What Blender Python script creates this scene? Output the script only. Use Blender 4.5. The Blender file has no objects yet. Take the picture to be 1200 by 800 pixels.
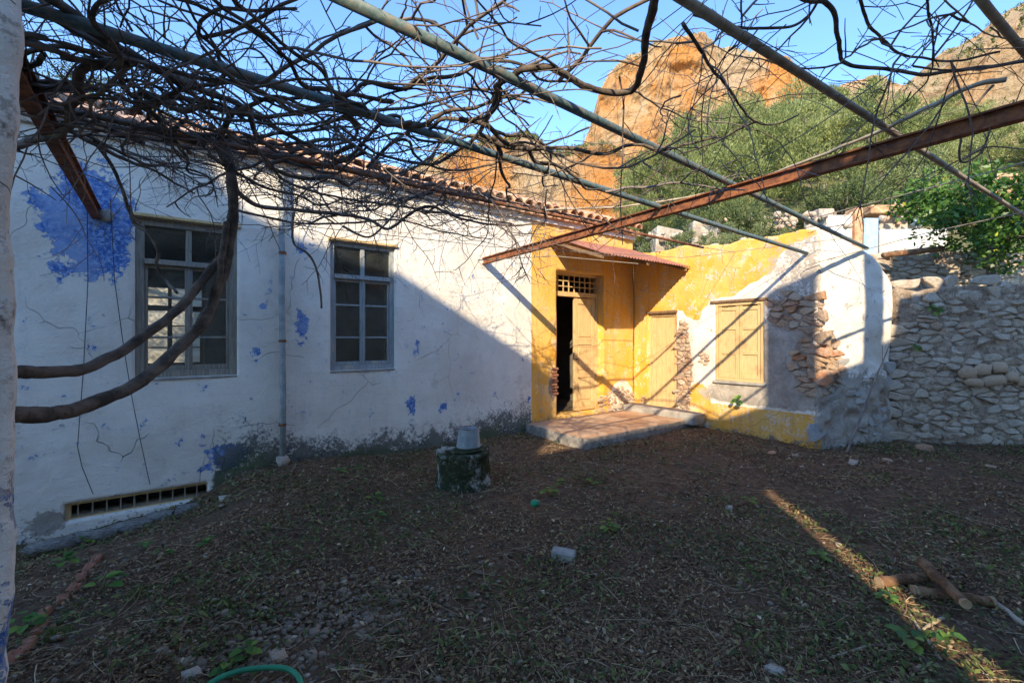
import bpy, math, random
import numpy as np
from math import radians, sin, cos, pi
random.seed(7); RNG = np.random.default_rng(7)
sc = bpy.context.scene
COL = sc.collection

# ------------------------------------------------------------------ camera
# world axes: X runs along the white house wall, Y goes into it (wall plane y=0), Z up, yard ground about 0
CAM = np.array([-7.56, -6.08, 1.60]); CR = np.array([.807, -.591]); CF = np.array([.591, .807])
FPX, CX, CY = 533.0, 600.0, 396.0
cd = bpy.data.cameras.new('camera'); cam = bpy.data.objects.new('camera', cd); COL.objects.link(cam)
cd.sensor_width = 36; cd.lens = 36 * FPX / 1200; cd.shift_y = -4 / 1200
cam.location = CAM; cam.rotation_euler = (pi / 2, 0, -math.atan2(CF[0], CF[1])); cd.clip_start = .05; cd.clip_end = 5000
sc.camera = cam
# ------------------------------------------------------------------ sky, sun, exposure
SUN = np.array([1.168, 1.0, -.85]); SUN /= np.linalg.norm(SUN)
w = bpy.data.worlds.new('World'); sc.world = w; w.use_nodes = True
nt = w.node_tree; sky = nt.nodes.new('ShaderNodeTexSky'); sky.sky_type = 'NISHITA'; sky.sun_disc = False
sky.sun_elevation = math.asin(-SUN[2]); sky.sun_rotation = math.atan2(-SUN[0], -SUN[1])
sky.altitude = 0; sky.air_density = 1.0; sky.dust_density = .0; sky.ozone_density = 6.5
bg = nt.nodes['Background']; nt.links.new(sky.outputs[0], bg.inputs[0]); bg.inputs[1].default_value = .15
sl = bpy.data.lights.new('sun', 'SUN'); sl.energy = 2.7; sl.angle = radians(.6); sl.color = (1, .84, .60)
so = bpy.data.objects.new('sun', sl); COL.objects.link(so)
from mathutils import Vector, Matrix
so.rotation_euler = Vector(SUN).to_track_quat('-Z', 'Y').to_euler()
sc.view_settings.view_transform = 'Standard'; sc.view_settings.look = 'None'
sc.view_settings.exposure = 1.7; sc.view_settings.gamma = 1

# ------------------------------------------------------------------ measuring helpers
def world(X, Y, z): return np.array([CAM[0] + X * CR[0] + Y * CF[0], CAM[1] + X * CR[1] + Y * CF[1], z])
def at(px, py, Y): return world((px - CX) / FPX * Y, Y, CAM[2] + (CY - py) / FPX * Y)
def ray(px, py): return at(px, py, 1.0) - CAM
def onL(px, py): d = ray(px, py); t = -CAM[1] / d[1]; p = CAM + d * t; return p[0], p[2]
def onF(px, py): d = ray(px, py); t = -CAM[0] / d[0]; p = CAM + d * t; return p[1], p[2]
def onZ(px, py, z): d = ray(px, py); t = (z - CAM[2]) / d[2]; return CAM + d * t

# ------------------------------------------------------------------ noise
def _h(ix, iy, iz):
    n = (ix * 374761393 + iy * 668265263 + iz * 2147483647 % 982451653) & 0x7fffffff
    n = (n ^ (n >> 13)) * 1274126177 & 0x7fffffff
    return ((n ^ (n >> 16)) & 0xffff) / 65535.
def vnoise(p):
    p = np.asarray(p, float); i = np.floor(p).astype(np.int64); f = p - i; f = f * f * (3 - 2 * f); r = 0
    for a in (0, 1):
        for b in (0, 1):
            for c in (0, 1):
                wt = (f[..., 0] if a else 1 - f[..., 0]) * (f[..., 1] if b else 1 - f[..., 1]) * (f[..., 2] if c else 1 - f[..., 2])
                r = r + wt * _h(i[..., 0] + a, i[..., 1] + b, (i[..., 2] + c) * 1013)
    return r
def fbm(p, o=4, ridged=False):
    p = np.asarray(p, float) + 100.; r = 0; a = .5
    for k in range(o):
        n = vnoise(p)
        if ridged: n = 1 - abs(2 * n - 1)
        r = r + a * n; p = p * 2.03 + 17.1; a *= .5
    return r / (1 - .5 ** o)
def P3(a, b, c=0.): a = np.asarray(a, float); return np.stack([a, np.broadcast_to(b, a.shape), np.broadcast_to(c, a.shape)], -1)
def sstep(a, b, x): t = np.clip((x - a) / (b - a), 0, 1); return t * t * (3 - 2 * t)

# ------------------------------------------------------------------ objects
def tag(o, label=None, cat=None, group=None, kind=None):
    if label: o['label'] = label
    if cat: o['category'] = cat
    if group: o['group'] = group
    if kind: o['kind'] = kind
    return o
def empty(name, loc, label=None, cat=None, group=None):
    o = bpy.data.objects.new(name, None); COL.objects.link(o); o.location = loc; o.empty_display_size = .1
    return tag(o, label, cat, group)
def mesh_np(name, V, quads=None, tris=None, attrs=None, smooth=True):
    me = bpy.data.meshes.new(name); V = np.asarray(V, np.float32).reshape(-1, 3)
    q = np.asarray(quads if quads is not None and len(quads) else np.zeros((0, 4)), np.int32).reshape(-1, 4)
    t = np.asarray(tris if tris is not None and len(tris) else np.zeros((0, 3)), np.int32).reshape(-1, 3)
    me.vertices.add(len(V)); me.vertices.foreach_set('co', V.ravel())
    me.loops.add(q.size + t.size); me.loops.foreach_set('vertex_index', np.concatenate([q.ravel(), t.ravel()]))
    st = np.concatenate([np.arange(len(q)) * 4, q.size + np.arange(len(t)) * 3]).astype(np.int32)
    me.polygons.add(len(st)); me.polygons.foreach_set('loop_start', st)
    me.polygons.foreach_set('loop_total', np.concatenate([np.full(len(q), 4), np.full(len(t), 3)]).astype(np.int32))
    me.polygons.foreach_set('use_smooth', np.full(len(st), smooth))
    for k, v in (attrs or {}).items():
        a = me.attributes.new(k, 'FLOAT', 'POINT'); a.data.foreach_set('value', np.asarray(v, np.float32).ravel())
    me.update(calc_edges=True); me.validate()
    return me
def link(name, me, mat=None, parent=None, loc=None, rot=None, scale=None, keep=False):
    """link a mesh; with a parent, world-space geometry is kept in place by undoing the parent's location"""
    o = bpy.data.objects.new(name, me); COL.objects.link(o)
    if mat and not me.materials: me.materials.append(mat)
    if loc is not None: o.location = loc
    if rot is not None: o.rotation_euler = rot
    if scale is not None: o.scale = scale
    if parent:
        o.parent = parent
        if not keep:
            p = Vector((0, 0, 0)); q = parent
            while q: p += q.location; q = q.parent
            o.location = o.location - p
    return o
class MB:
    def __init__(s): s.V = []; s.Q = []; s.T = []; s.n = 0
    def add(s, V, Q=(), T=()):
        s.V.append(np.asarray(V, float).reshape(-1, 3))
        if len(Q): s.Q.append(np.asarray(Q, int) + s.n)
        if len(T): s.T.append(np.asarray(T, int) + s.n)
        s.n += len(s.V[-1])
    def box(s, a, b, M=None, bev=0.):
        (x0, y0, z0), (x1, y1, z1) = a, b; x0, x1 = sorted((x0, x1)); y0, y1 = sorted((y0, y1)); z0, z1 = sorted((z0, z1))
        bev = min(bev, (x1 - x0) * .3, (y1 - y0) * .3, (z1 - z0) * .3)
        if bev <= 0:
            V = np.array([(x, y, z) for z in (z0, z1) for y in (y0, y1) for x in (x0, x1)], float)
            Q = [(0, 2, 3, 1), (4, 5, 7, 6), (0, 1, 5, 4), (2, 6, 7, 3), (0, 4, 6, 2), (1, 3, 7, 5)]; T = []
        else:
            V = []; L = [(x0, x1), (y0, y1), (z0, z1)]
            idx = {}
            for ax in range(3):
                for cx_ in (0, 1):
                    for cy_ in (0, 1):
                        for cz_ in (0, 1):
                            c = (cx_, cy_, cz_); p = []
                            for k in range(3):
                                v = L[k][c[k]]
                                if k != ax: v += bev * (1 if c[k] == 0 else -1)
                                p.append(v)
                            idx[(ax,) + c] = len(V); V.append(p)
            V = np.array(V); Q = []; T = []
            for ax in range(3):
                o1, o2 = [(1, 2), (2, 0), (0, 1)][ax]
                for sgn in (0, 1):
                    f = []
                    for (m, n_) in ((0, 0), (1, 0), (1, 1), (0, 1)):
                        c = [0, 0, 0]; c[ax] = sgn; c[o1] = m; c[o2] = n_; f.append(idx[(ax,) + tuple(c)])
                    Q.append(f if sgn else f[::-1])
            for ax in range(3):
                o1, o2 = [(1, 2), (2, 0), (0, 1)][ax]
                for m in (0, 1):
                    for n_ in (0, 1):
                        c0 = [0, 0, 0]; c0[o1] = m; c0[o2] = n_; c1 = list(c0); c1[ax] = 1
                        f = [idx[(o1,) + tuple(c0)], idx[(o1,) + tuple(c1)], idx[(o2,) + tuple(c1)], idx[(o2,) + tuple(c0)]]
                        Q.append(f if (m ^ n_) == 0 else f[::-1])
            for cx_ in (0, 1):
                for cy_ in (0, 1):
                    for cz_ in (0, 1):
                        f = [idx[(k, cx_, cy_, cz_)] for k in range(3)]
                        T.append(f if (cx_ + cy_ + cz_) % 2 else f[::-1])
        if M is not None: V = np.array([M @ Vector(v) for v in V])
        s.add(V, Q, T)
    def tube(s, pts, rad, n=6, cap=True):
        p = np.asarray(pts, float); m = len(p); r = np.broadcast_to(np.asarray(rad, float), (m,))
        t = np.gradient(p, axis=0); t /= np.linalg.norm(t, axis=1, keepdims=True) + 1e-9
        ref = np.eye(3)[np.argmin(np.abs(t).mean(0))]
        a = np.cross(t, ref); a /= np.linalg.norm(a, axis=1, keepdims=True) + 1e-9; b = np.cross(t, a)
        th = np.arange(n) * 2 * pi / n
        V = p[:, None] + r[:, None, None] * (a[:, None] * np.cos(th)[None, :, None] + b[:, None] * np.sin(th)[None, :, None])
        i = np.arange(m - 1)[:, None] * n; j = np.arange(n)[None]; jn = (j + 1) % n
        Q = np.stack([i + j, i + jn, i + n + jn, i + n + j], -1).reshape(-1, 4)
        V = V.reshape(-1, 3); T = []
        if cap:
            V = np.vstack([V, p[:1], p[-1:]]); c0, c1 = m * n, m * n + 1
            T = [(c0, (k + 1) % n, k) for k in range(n)] + [(c1, (m - 1) * n + k, (m - 1) * n + (k + 1) % n) for k in range(n)]
        s.add(V, Q, T)
    def lathe(s, prof, c=(0, 0, 0), n=20):
        pr = np.array(prof, float); th = np.arange(n) * 2 * pi / n
        V = np.stack([pr[:, None, 0] * np.cos(th) + c[0], pr[:, None, 0] * np.sin(th) + c[1], np.broadcast_to(pr[:, None, 1], (len(pr), n)) + c[2]], -1).reshape(-1, 3)
        i = np.arange(len(pr) - 1)[:, None] * n; j = np.arange(n)[None]; jn = (j + 1) % n
        s.add(V, np.stack([i + j, i + jn, i + n + jn, i + n + j], -1).reshape(-1, 4))
    def jitter(s, amp, freq=6.):
        for k, V in enumerate(s.V):
            for a in range(3): V[:, a] += (fbm(V * freq + 31 * a, 2) - .5) * 2 * amp
    def build(s, name, mat, parent=None, smooth=False, **kw):
        V = np.vstack(s.V); Q = np.vstack(s.Q) if s.Q else None; T = np.vstack(s.T) if s.T else None
        return link(name, mesh_np(name, V, Q, T, smooth=smooth), mat, parent, **kw)

# ------------------------------------------------------------------ materials
class NT:
    def __init__(s, name, rough=.85, spec=.3):
        s.m = bpy.data.materials.new(name); s.m.use_nodes = True; s.t = s.m.node_tree; s.b = s.t.nodes['Principled BSDF']
        s.b.inputs['Roughness'].default_value = rough; s.b.inputs['Specular IOR Level'].default_value = spec
        s.tc = s.t.nodes.new('ShaderNodeTexCoord'); s.oi = None; s.bumph = None
    def n(s, t, **k):
        x = s.t.nodes.new(t)
        for a, b in k.items(): setattr(x, a, b)
        return x
    def l(s, a, b):
        if isinstance(a, (int, float)): b.default_value = a
        elif isinstance(a, tuple): b.default_value = a if len(a) == 4 else a + (1,)
        else: s.t.links.new(a, b)
    def pos(s):
        g = s.n('ShaderNodeNewGeometry'); return g.outputs['Position']
    def noise(s, sc_=5., det=4., rough=.6, vec=None, scale3=None, dist=0.):
        x = s.n('ShaderNodeTexNoise'); x.inputs['Scale'].default_value = sc_; x.inputs['Detail'].default_value = det
        x.inputs['Roughness'].default_value = rough; x.inputs['Distortion'].default_value = dist
        v = vec or s.tc.outputs['Object']
        if scale3: mp = s.n('ShaderNodeMapping'); mp.inputs['Scale'].default_value = scale3; s.l(v, mp.inputs[0]); v = mp.outputs[0]
        s.l(v, x.inputs[0]); return x.outputs['Fac']
    def voro(s, sc_=5., feat='F1', vec=None, scale3=None, out='Distance'):
        x = s.n('ShaderNodeTexVoronoi'); x.feature = feat; x.inputs['Scale'].default_value = sc_
        v = vec or s.tc.outputs['Object']
        if scale3: mp = s.n('ShaderNodeMapping'); mp.inputs['Scale'].default_value = scale3; s.l(v, mp.inputs[0]); v = mp.outputs[0]
        s.l(v, x.inputs[0]); return x.outputs[out]
    def mul(s, a, b, op='MULTIPLY'):
        x = s.n('ShaderNodeMath', operation=op); s.l(a, x.inputs[0]); s.l(b, x.inputs[1]); return x.outputs[0]
    def add(s, a, b): return s.mul(a, b, 'ADD')
    def ramp(s, f, lo, hi, a=0., b=1.):
        x = s.n('ShaderNodeMapRange'); x.interpolation_type = 'SMOOTHSTEP'
        s.l(f, x.inputs[0]); x.inputs[1].default_value = lo; x.inputs[2].default_value = hi; x.inputs[3].default_value = a; x.inputs[4].default_value = b
        return x.outputs[0]
    def mix(s, f, a, b, mode='MIX'):
        x = s.n('ShaderNodeMix', data_type='RGBA', blend_type=mode); x.clamp_factor = True
        s.l(f, x.inputs[0]); s.l(a, x.inputs[6]); s.l(b, x.inputs[7]); return x.outputs[2]
    def attr(s, name): return s.n('ShaderNodeAttribute', attribute_name=name).outputs['Fac']
    def rnd(s): return s.n('ShaderNodeObjectInfo').outputs['Random']
    def cramp(s, f, stops):
        x = s.n('ShaderNodeValToRGB'); s.l(f, x.inputs[0]); e = x.color_ramp.elements
        while len(e) > 1: e.remove(e[-1])
        for k, (p, c) in enumerate(stops):
            el = e[0] if k == 0 else e.new(p)
            el.position = p; el.color = tuple(c) + (1,)
        return x.outputs[0]
    def bump(s, h, st=.3, d=.01):
        x = s.n('ShaderNodeBump'); x.inputs['Strength'].default_value = st; x.inputs['Distance'].default_value = d
        s.l(h, x.inputs['Height'])
        if s.bumph: s.l(s.bumph, x.inputs['Normal'])
        s.bumph = x.outputs[0]; s.l(s.bumph, s.b.inputs['Normal'])
    def done(s, c): s.l(c, s.b.inputs['Base Color']); return s.m
    def rough(s, v): s.l(v, s.b.inputs['Roughness'])

def m_noise(name, c1, c2, sc_=6., rough=.85, bump=.3, bd=.01, scale3=None, rndmix=0., det=5., spec=.3, bsc=None):
    t = NT(name, rough, spec); f = t.noise(sc_, det, .65, scale3=scale3); f = t.ramp(f, .35, .65)
    if rndmix: f = t.add(t.mul(f, 1 - rndmix), t.mul(t.rnd(), rndmix))
    c = t.mix(f, c1, c2)
    if bump: t.bump(t.noise(bsc or sc_ * 4, 5, .75, scale3=scale3), bump, bd)
    return t.done(c)

def plaster(name):
    """white / blue limewash, ochre paint, grime and bare rubble, chosen by mesh attributes broken up with noise"""
    t = NT(name, .92, .15)
    nbig = t.noise(1.3, 4, .6); nmid = t.noise(5, 6, .7); nfine = t.noise(28, 5, .75); nstreak = t.noise(3, 5, .7, scale3=(3, 3, .35))
    brk0 = t.add(t.mul(nmid, .6), t.mul(nfine, .4))
    wv0 = t.n('ShaderNodeVectorMath', operation='ADD'); nv0 = t.n('ShaderNodeTexNoise'); nv0.inputs['Scale'].default_value = 12.; t.l(t.tc.outputs['Object'], nv0.inputs[0]); sv0 = t.n('ShaderNodeVectorMath', operation='SCALE'); t.l(nv0.outputs['Color'], sv0.inputs[0]); sv0.inputs['Scale'].default_value = .12; t.l(t.tc.outputs['Object'], wv0.inputs[0]); t.l(sv0.outputs[0], wv0.inputs[1])
    white = t.mix(t.ramp(nbig, .38, .66), (.80, .74, .64), (.70, .63, .53))
    white = t.mix(t.ramp(nmid, .50, .72, 0, .55), white, (.58, .55, .53)); white = t.mix(t.ramp(t.noise(.7, 5, .7), .5, .68, 0, .45), white, (.62, .54, .44))
    white = t.mix(t.ramp(nstreak, .56, .78, 0, .35), white, (.46, .42, .36))
    # older layers
    blue = t.mix(t.ramp(nfine, .4, .62), (.05, .125, .37), (.13, .25, .52)); blue = t.mix(t.ramp(nfine, .48, .62, 0, .6), blue, (.42, .52, .70)); blue = t.mix(t.ramp(t.noise(2.2, 4, .6), .46, .60, 0, .8), blue, (.28, .37, .55))
    brk = t.add(t.mul(nmid, .55), t.mul(nfine, .45))
    m_bl = t.ramp(t.add(t.attr('blue'), t.mul(t.add(t.add(t.mul(nmid, .8), t.mul(nfine, .2)), -.5), 4.2)), .47, .53)
    col = t.mix(m_bl, white, blue)
    ch = t.voro(4.5, vec=wv0.outputs[0]); col = t.mix(t.mul(t.ramp(ch, .05, .09, .8, 0), t.ramp(t.noise(2.0, 3), .45, .55)), col, (.34, .32, .32)); col = t.mix(t.ramp(t.noise(1.9, 6, .8), .56, .66, 0, .45), col, (.50, .44, .37))
    # tiny flakes of the blue coat everywhere on the white
    fl = t.ramp(t.noise(9, 6, .8), .63, .68, 0, .8); col = t.mix(fl, col, t.mix(nfine, (.20, .27, .45), (.42, .40, .40)))
    yel = t.mix(t.ramp(nbig, .36, .62), (.76, .37, .045), (.74, .45, .13)); yel = t.mix(t.ramp(nmid, .50, .64, 0, .7), yel, (.60, .27, .05)); yel = t.mix(t.ramp(t.noise(2.4, 6, .75), .54, .62, 0, .6), yel, (.78, .58, .30))
    yel = t.mix(t.mul(t.ramp(brk0, .53, .57), t.mul(t.attr('fray'), 1.2)), yel, (.74, .60, .42)); yel = t.mix(t.ramp(nstreak, .48, .70, 0, .6), yel, (.50, .30, .12))
    m_y = t.ramp(t.add(t.attr('yellow'), t.mul(t.add(brk, -.5), t.attr('fray'))), .48, .52)
    col = t.mix(m_y, col, yel)
    # grey cement render / worn
    ce = t.mix(t.ramp(nmid, .35, .65), (.30, .26, .215), (.46, .40, .33))
    col = t.mix(t.ramp(t.add(t.attr('cement'), t.mul(t.add(brk, -.5), 2.2)), .42, .58), col, ce)
    # bare rubble bedding
    ba = t.mix(t.ramp(nfine, .35, .65), (.20, .13, .09), (.42, .32, .24))
    m_ba = t.ramp(t.add(t.attr('bare'), t.mul(t.add(brk, -.5), 1.6)), .46, .54); col = t.mix(m_ba, col, ba)
    # grime and moss rising from the ground
    gr = t.mix(t.ramp(nmid, .4, .6), (.03, .033, .027), (.13, .125, .11)); gr = t.mix(t.mul(t.ramp(t.attr('dirt'), .62, .95), t.ramp(nbig, .4, .6)), gr, (.05, .07, .02))
    m_d = t.ramp(t.add(t.attr('dirt'), t.mul(t.add(t.add(t.mul(nfine, .5), t.mul(nmid, .5)), -.5), 3.6)), .36, .80, 0, .92); col = t.mix(m_d, col, gr)
    # cracks
    wv = t.n('ShaderNodeVectorMath', operation='ADD'); nv = t.n('ShaderNodeTexNoise'); nv.inputs['Scale'].default_value = 3.; t.l(t.tc.outputs['Object'], nv.inputs[0])
    t.l(t.tc.outputs['Object'], wv.inputs[0]); sv = t.n('ShaderNodeVectorMath', operation='SCALE'); t.l(nv.outputs['Color'], sv.inputs[0]); sv.inputs['Scale'].default_value = .22; t.l(sv.outputs[0], wv.inputs[1])
    cr = t.voro(1.1, 'DISTANCE_TO_EDGE', wv.outputs[0]); crk = t.mul(t.ramp(cr, .0, .0035, 1, 0), t.ramp(t.noise(1.3, 3), .50, .58)); col = t.mix(t.mul(crk, .55), col, (.13, .12, .11))
    h = t.add(t.add(t.mul(nfine, .35), t.mul(nmid, .9)), t.mul(crk, -1.)); h = t.add(h, t.mul(m_ba, -.5)); h = t.add(h, t.mul(m_bl, -.25)); h = t.add(h, t.mul(t.noise(70, 4, .7), .30)); h = t.add(h, t.mul(t.noise(6, 5, .7, scale3=(.5, .5, 1.6)), .5))
    t.bump(h, .8, .022)
    return t.done(col)
M = {}
M['plaster'] = plaster('limewashed plaster')
def m_stone(name, cols, rough=.93, smear=None):
    t = NT(name, rough, .15); c = t.cramp(t.rnd(), cols); n1 = t.noise(14, 5, .7)
    c = t.mix(t.ramp(n1, .4, .7, 0, .6), c, (.62, .55, .46)); c = t.mix(t.ramp(t.noise(30, 5, .7), .52, .7, 0, .7), c, (.16, .12, .09))
    p = t.pos(); c = t.mix(t.ramp(t.noise(6, 6, .75, vec=p), *((.41, .53, 0, .92) if name != 'warm rubble stone' else (.52, .66, 0, .7))), c, (.55, .47, .37) if smear is None else smear)
    t.bump(t.noise(11, 6, .75, vec=p), 1., .05); return t.done(c)
M['stone_grey'] = m_stone('limestone rubble', [(0, (.33, .28, .22)), (.3, (.47, .40, .31)), (.6, (.38, .27, .19)), (.85, (.53, .45, .35)), (1, (.46, .29, .18))])
M['stone_warm'] = m_stone('warm rubble stone', [(0, (.46, .24, .12)), (.3, (.56, .40, .25)), (.6, (.38, .22, .13)), (.8, (.60, .48, .34)), (1, (.52, .20, .08))])
M['stone_blue'] = m_stone('lime smeared base stone', [(0, (.34, .36, .38)), (.5, (.50, .50, .50)), (1, (.42, .37, .32))], smear=(.46, .44, .41))
M['stone_tan'] = m_noise('pale tan field stone', (.34, .23, .145), (.52, .39, .27), 9, .9, .5, .01, rndmix=.5)
M['terracotta'] = m_noise('terracotta tile', (.42, .21, .11), (.56, .37, .24), 7, .9, .4, .01, rndmix=.5)
M['brick'] = m_noise('old red brick', (.22, .08, .045), (.36, .17, .10), 14, .95, .5, .01, rndmix=.4)
M['rust'] = m_noise('rusted iron', (.13, .05, .028), (.31, .115, .045), 16, .85, .4, .004, det=7)
M['rust_sheet'] = m_noise('rust red sheet', (.27, .10, .065), (.38, .17, .11), 9, .8, .2, .003)
def m_pipe():
    t = NT('flaking teal pipe paint', .6, .4); n1 = t.noise(9, 6, .7, scale3=(1, 1, 1)); n2 = t.noise(45, 5, .7)
    c = t.mix(t.ramp(n2, .4, .65), (.075, .125, .13), (.15, .20, .19)); c = t.mix(t.ramp(n1, .50, .62), c, (.20, .17, .13)); c = t.mix(t.ramp(n2, .6, .75, 0, .7), c, (.22, .11, .06))
    t.bump(n2, .3, .004); return t.done(c)
M['pipe'] = m_pipe()
M['pipe_pale'] = m_noise('bare galvanised pipe', (.33, .28, .21), (.22, .16, .11), 12, .7, .2, .004)
M['bark'] = m_noise('vine bark', (.06, .047, .037), (.19, .145, .11), 9, .95, .9, .012, scale3=(1, 1, 1), det=7, bsc=55)
M['bark_thin'] = m_noise('dry vine cane', (.085, .064, .052), (.20, .15, .115), 5, .9, 0)
M['bark_grey'] = m_noise('greyed vine cane', (.14, .115, .10), (.26, .21, .175), 5, .9, 0)
M['cane_pale'] = m_noise('pale dead cane', (.30, .24, .16), (.42, .35, .25), 8, .9, 0)
M['log'] = m_noise('sawn log bark', (.17, .08, .04), (.36, .21, .11), 10, .95, 1., .03, bsc=45)
M['cut'] = m_noise('sawn wood end', (.30, .19, .10), (.45, .31, .18), 20, .8, .2)
def m_wood(name, a, b, c, sc3=(9, 9, .8)):
    t = NT(name, .8, .25); g = t.noise(7, 5, .7, scale3=sc3); n = t.noise(3, 5, .7)
    col = t.mix(t.ramp(g, .35, .65), a, b); col = t.mix(t.ramp(n, .52, .70, 0, .8), col, c)
    t.bump(g, .35, .006); return t.done(col)
M['wood_grey'] = m_wood('weathered blue grey frame', (.21, .235, .24), (.34, .35, .335), (.46, .38, .27))
M['wood_brown'] = m_wood('weathered brown frame', (.19, .165, .13), (.30, .26, .20), (.16, .18, .19))
M['wood_cream'] = m_wood('pale ochre painted boards', (.64, .45, .22), (.54, .36, .155), (.42, .26, .12))
M['wood_dark'] = m_wood('old dark timber', (.15, .09, .05), (.25, .15, .08), (.33, .22, .13))
M['concrete'] = m_noise('rough concrete', (.26, .24, .21), (.40, .37, .32), 7, .95, .6, .015)
M['slab'] = m_noise('worn earthy slab', (.36, .20, .115), (.50, .35, .23), 3, .9, .4, .01, det=7)
M['slab_edge'] = m_noise('grey slab edge', (.20, .18, .155), (.36, .325, .28), 9, .95, .7, .02)
def m_mossy():
    t = NT('mossy white concrete', .95, .1); n1 = t.noise(4, 6, .75); n2 = t.noise(18, 5, .7)
    c = t.mix(t.ramp(n1, .50, .64), (.03, .034, .018), (.38, .36, .31)); c = t.mix(t.ramp(n2, .5, .65, 0, .7), c, (.09, .10, .045))
    t.bump(n2, .8, .02); return t.done(c)
M['mossy'] = m_mossy()
M['zinc'] = m_noise('dull zinc', (.20, .23, .23), (.33, .35, .34), 8, .6, .2, .004)
M['hose'] = m_noise('green hose', (.03, .24, .12), (.04, .30, .15), 8, .4, 0)
M['green_plastic'] = m_noise('green plastic', (.02, .22, .10), (.03, .28, .13), 8, .4, 0)
M['ledge'] = m_noise('grey ledge stone', (.16, .145, .125), (.36, .33, .29), 9, .95, .9, .02)
M['iron'] = m_noise('pale iron bars', (.24, .20, .15), (.34, .29, .22), 20, .7, .1)
M['wire'] = m_noise('wire', (.16, .15, .13), (.22, .20, .17), 8, .6, 0)
M['cord_dark'] = m_noise('dark cord', (.03, .03, .035), (.05, .05, .05), 8, .8, 0)
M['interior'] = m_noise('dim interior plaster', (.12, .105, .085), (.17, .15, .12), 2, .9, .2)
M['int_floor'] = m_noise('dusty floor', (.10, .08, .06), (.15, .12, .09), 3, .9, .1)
def m_glass():
    m = bpy.data.materials.new('dusty glass'); m.use_nodes = True; t = m.node_tree; t.nodes.clear()
    o = t.nodes.new('ShaderNodeOutputMaterial'); tr = t.nodes.new('ShaderNodeBsdfTransparent'); tr.inputs[0].default_value = (.93, .94, .90, 1)
    di = t.nodes.new('ShaderNodeBsdfDiffuse'); di.inputs[0].default_value = (.20, .20, .16, 1); gl = t.nodes.new('ShaderNodeBsdfGlossy'); gl.inputs['Roughness'].default_value = .06
    gl.inputs[0].default_value = (.9, .95, .92, 1)
    tc = t.nodes.new('ShaderNodeTexCoord'); no = t.nodes.new('ShaderNodeTexNoise'); no.inputs['Scale'].default_value = 9; no.inputs['Detail'].default_value = 5; t.links.new(tc.outputs['Object'], no.inputs[0])
    mr = t.nodes.new('ShaderNodeMapRange'); mr.inputs[1].default_value = .3; mr.inputs[2].default_value = .75; mr.inputs[3].default_value = .03; mr.inputs[4].default_value = .16; t.links.new(no.outputs[0], mr.inputs[0])
    a = t.nodes.new('ShaderNodeMixShader'); t.links.new(mr.outputs[0], a.inputs[0]); t.links.new(tr.outputs[0], a.inputs[1]); t.links.new(di.outputs[0], a.inputs[2])
    fr = t.nodes.new('ShaderNodeFresnel'); fr.inputs[0].default_value = 1.5; b = t.nodes.new('ShaderNodeMixShader')
    t.links.new(fr.outputs[0], b.inputs[0]); t.links.new(a.outputs[0], b.inputs[1]); t.links.new(gl.outputs[0], b.inputs[2]); t.links.new(b.outputs[0], o.inputs[0])
    return m
M['glass'] = m_glass()
def m_soil():
    t = NT('dark leafy soil', .97, .1); n1 = t.noise(1.2, 4, .6); n2 = t.noise(16, 6, .75); n3 = t.noise(60, 4, .8)
    c = t.mix(t.ramp(n2, .35, .65), (.11, .065, .038), (.22, .135, .08)); c = t.mix(t.ramp(n1, .45, .65, 0, .5), c, (.13, .09, .065)); c = t.mix(t.ramp(n3, .58, .72, 0, .6), c, (.25, .18, .13))
    t.bump(t.add(n2, t.mul(n3, .6)), 1., .03); return t.done(c)
M['soil'] = m_soil()
def m_tone(name, stops, rough=.8, trans=0., spec=.25, rv=0.):
    t = NT(name, rough, spec); c = t.cramp(t.add(t.attr('tone'), t.mul(t.add(t.rnd(), -.5), rv)), stops)
    if trans:
        d = t.n('ShaderNodeBsdfTranslucent'); t.l(c, d.inputs[0]); mx = t.n('ShaderNodeMixShader'); mx.inputs[0].default_value = trans
        t.l(t.b.outputs[0], mx.inputs[1]); t.l(d.outputs[0], mx.inputs[2]); t.l(mx.outputs[0], t.t.nodes['Material Output'].inputs[0])
    return t.done(c)
M['litter'] = m_tone('dead leaves and chips', [(0, (.055, .032, .018)), (.3, (.19, .11, .058)), (.55, (.32, .20, .11)), (.72, (.30, .25, .09)), (.85, (.52, .37, .21)), (1, (.70, .58, .40))])
M['pebble'] = m_tone('small pebbles', [(0, (.10, .075, .05)), (.5, (.22, .17, .12)), (.8, (.32, .24, .165)), (1, (.48, .41, .32))])
M['drytwig'] = m_tone('dry twig litter', [(0, (.08, .05, .03)), (.5, (.25, .16, .09)), (1, (.52, .40, .24))])
M['cover'] = m_tone('green ground weeds', [(0, (.05, .07, .025)), (.5, (.10, .125, .035)), (.8, (.16, .18, .05)), (1, (.26, .26, .11))], trans=.25)
M['olive'] = m_tone('olive leaves', [(0, (.06, .085, .03)), (.4, (.13, .165, .055)), (.75, (.22, .25, .10)), (1, (.38, .38, .20))], .75, .3, rv=.5)
M['scrub'] = m_tone('bright scrub leaves', [(0, (.10, .13, .04)), (.4, (.24, .27, .085)), (.75, (.36, .385, .14)), (1, (.54, .52, .28))], .75, .4, rv=.4)
M['citrus'] = m_tone('glossy citrus leaves', [(0, (.025, .07, .014)), (.5, (.065, .15, .022)), (.85, (.14, .25, .035)), (1, (.42, .42, .04))], .4, .25, .4)
M['weed'] = m_tone('fresh weed leaves', [(0, (.05, .12, .03)), (.5, (.10, .21, .04)), (1, (.24, .33, .06))], .5, .3)
M['trunk'] = m_noise('tree bark', (.10, .08, .06), (.19, .16, .12), 8, .95, .6, .03)
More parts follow.
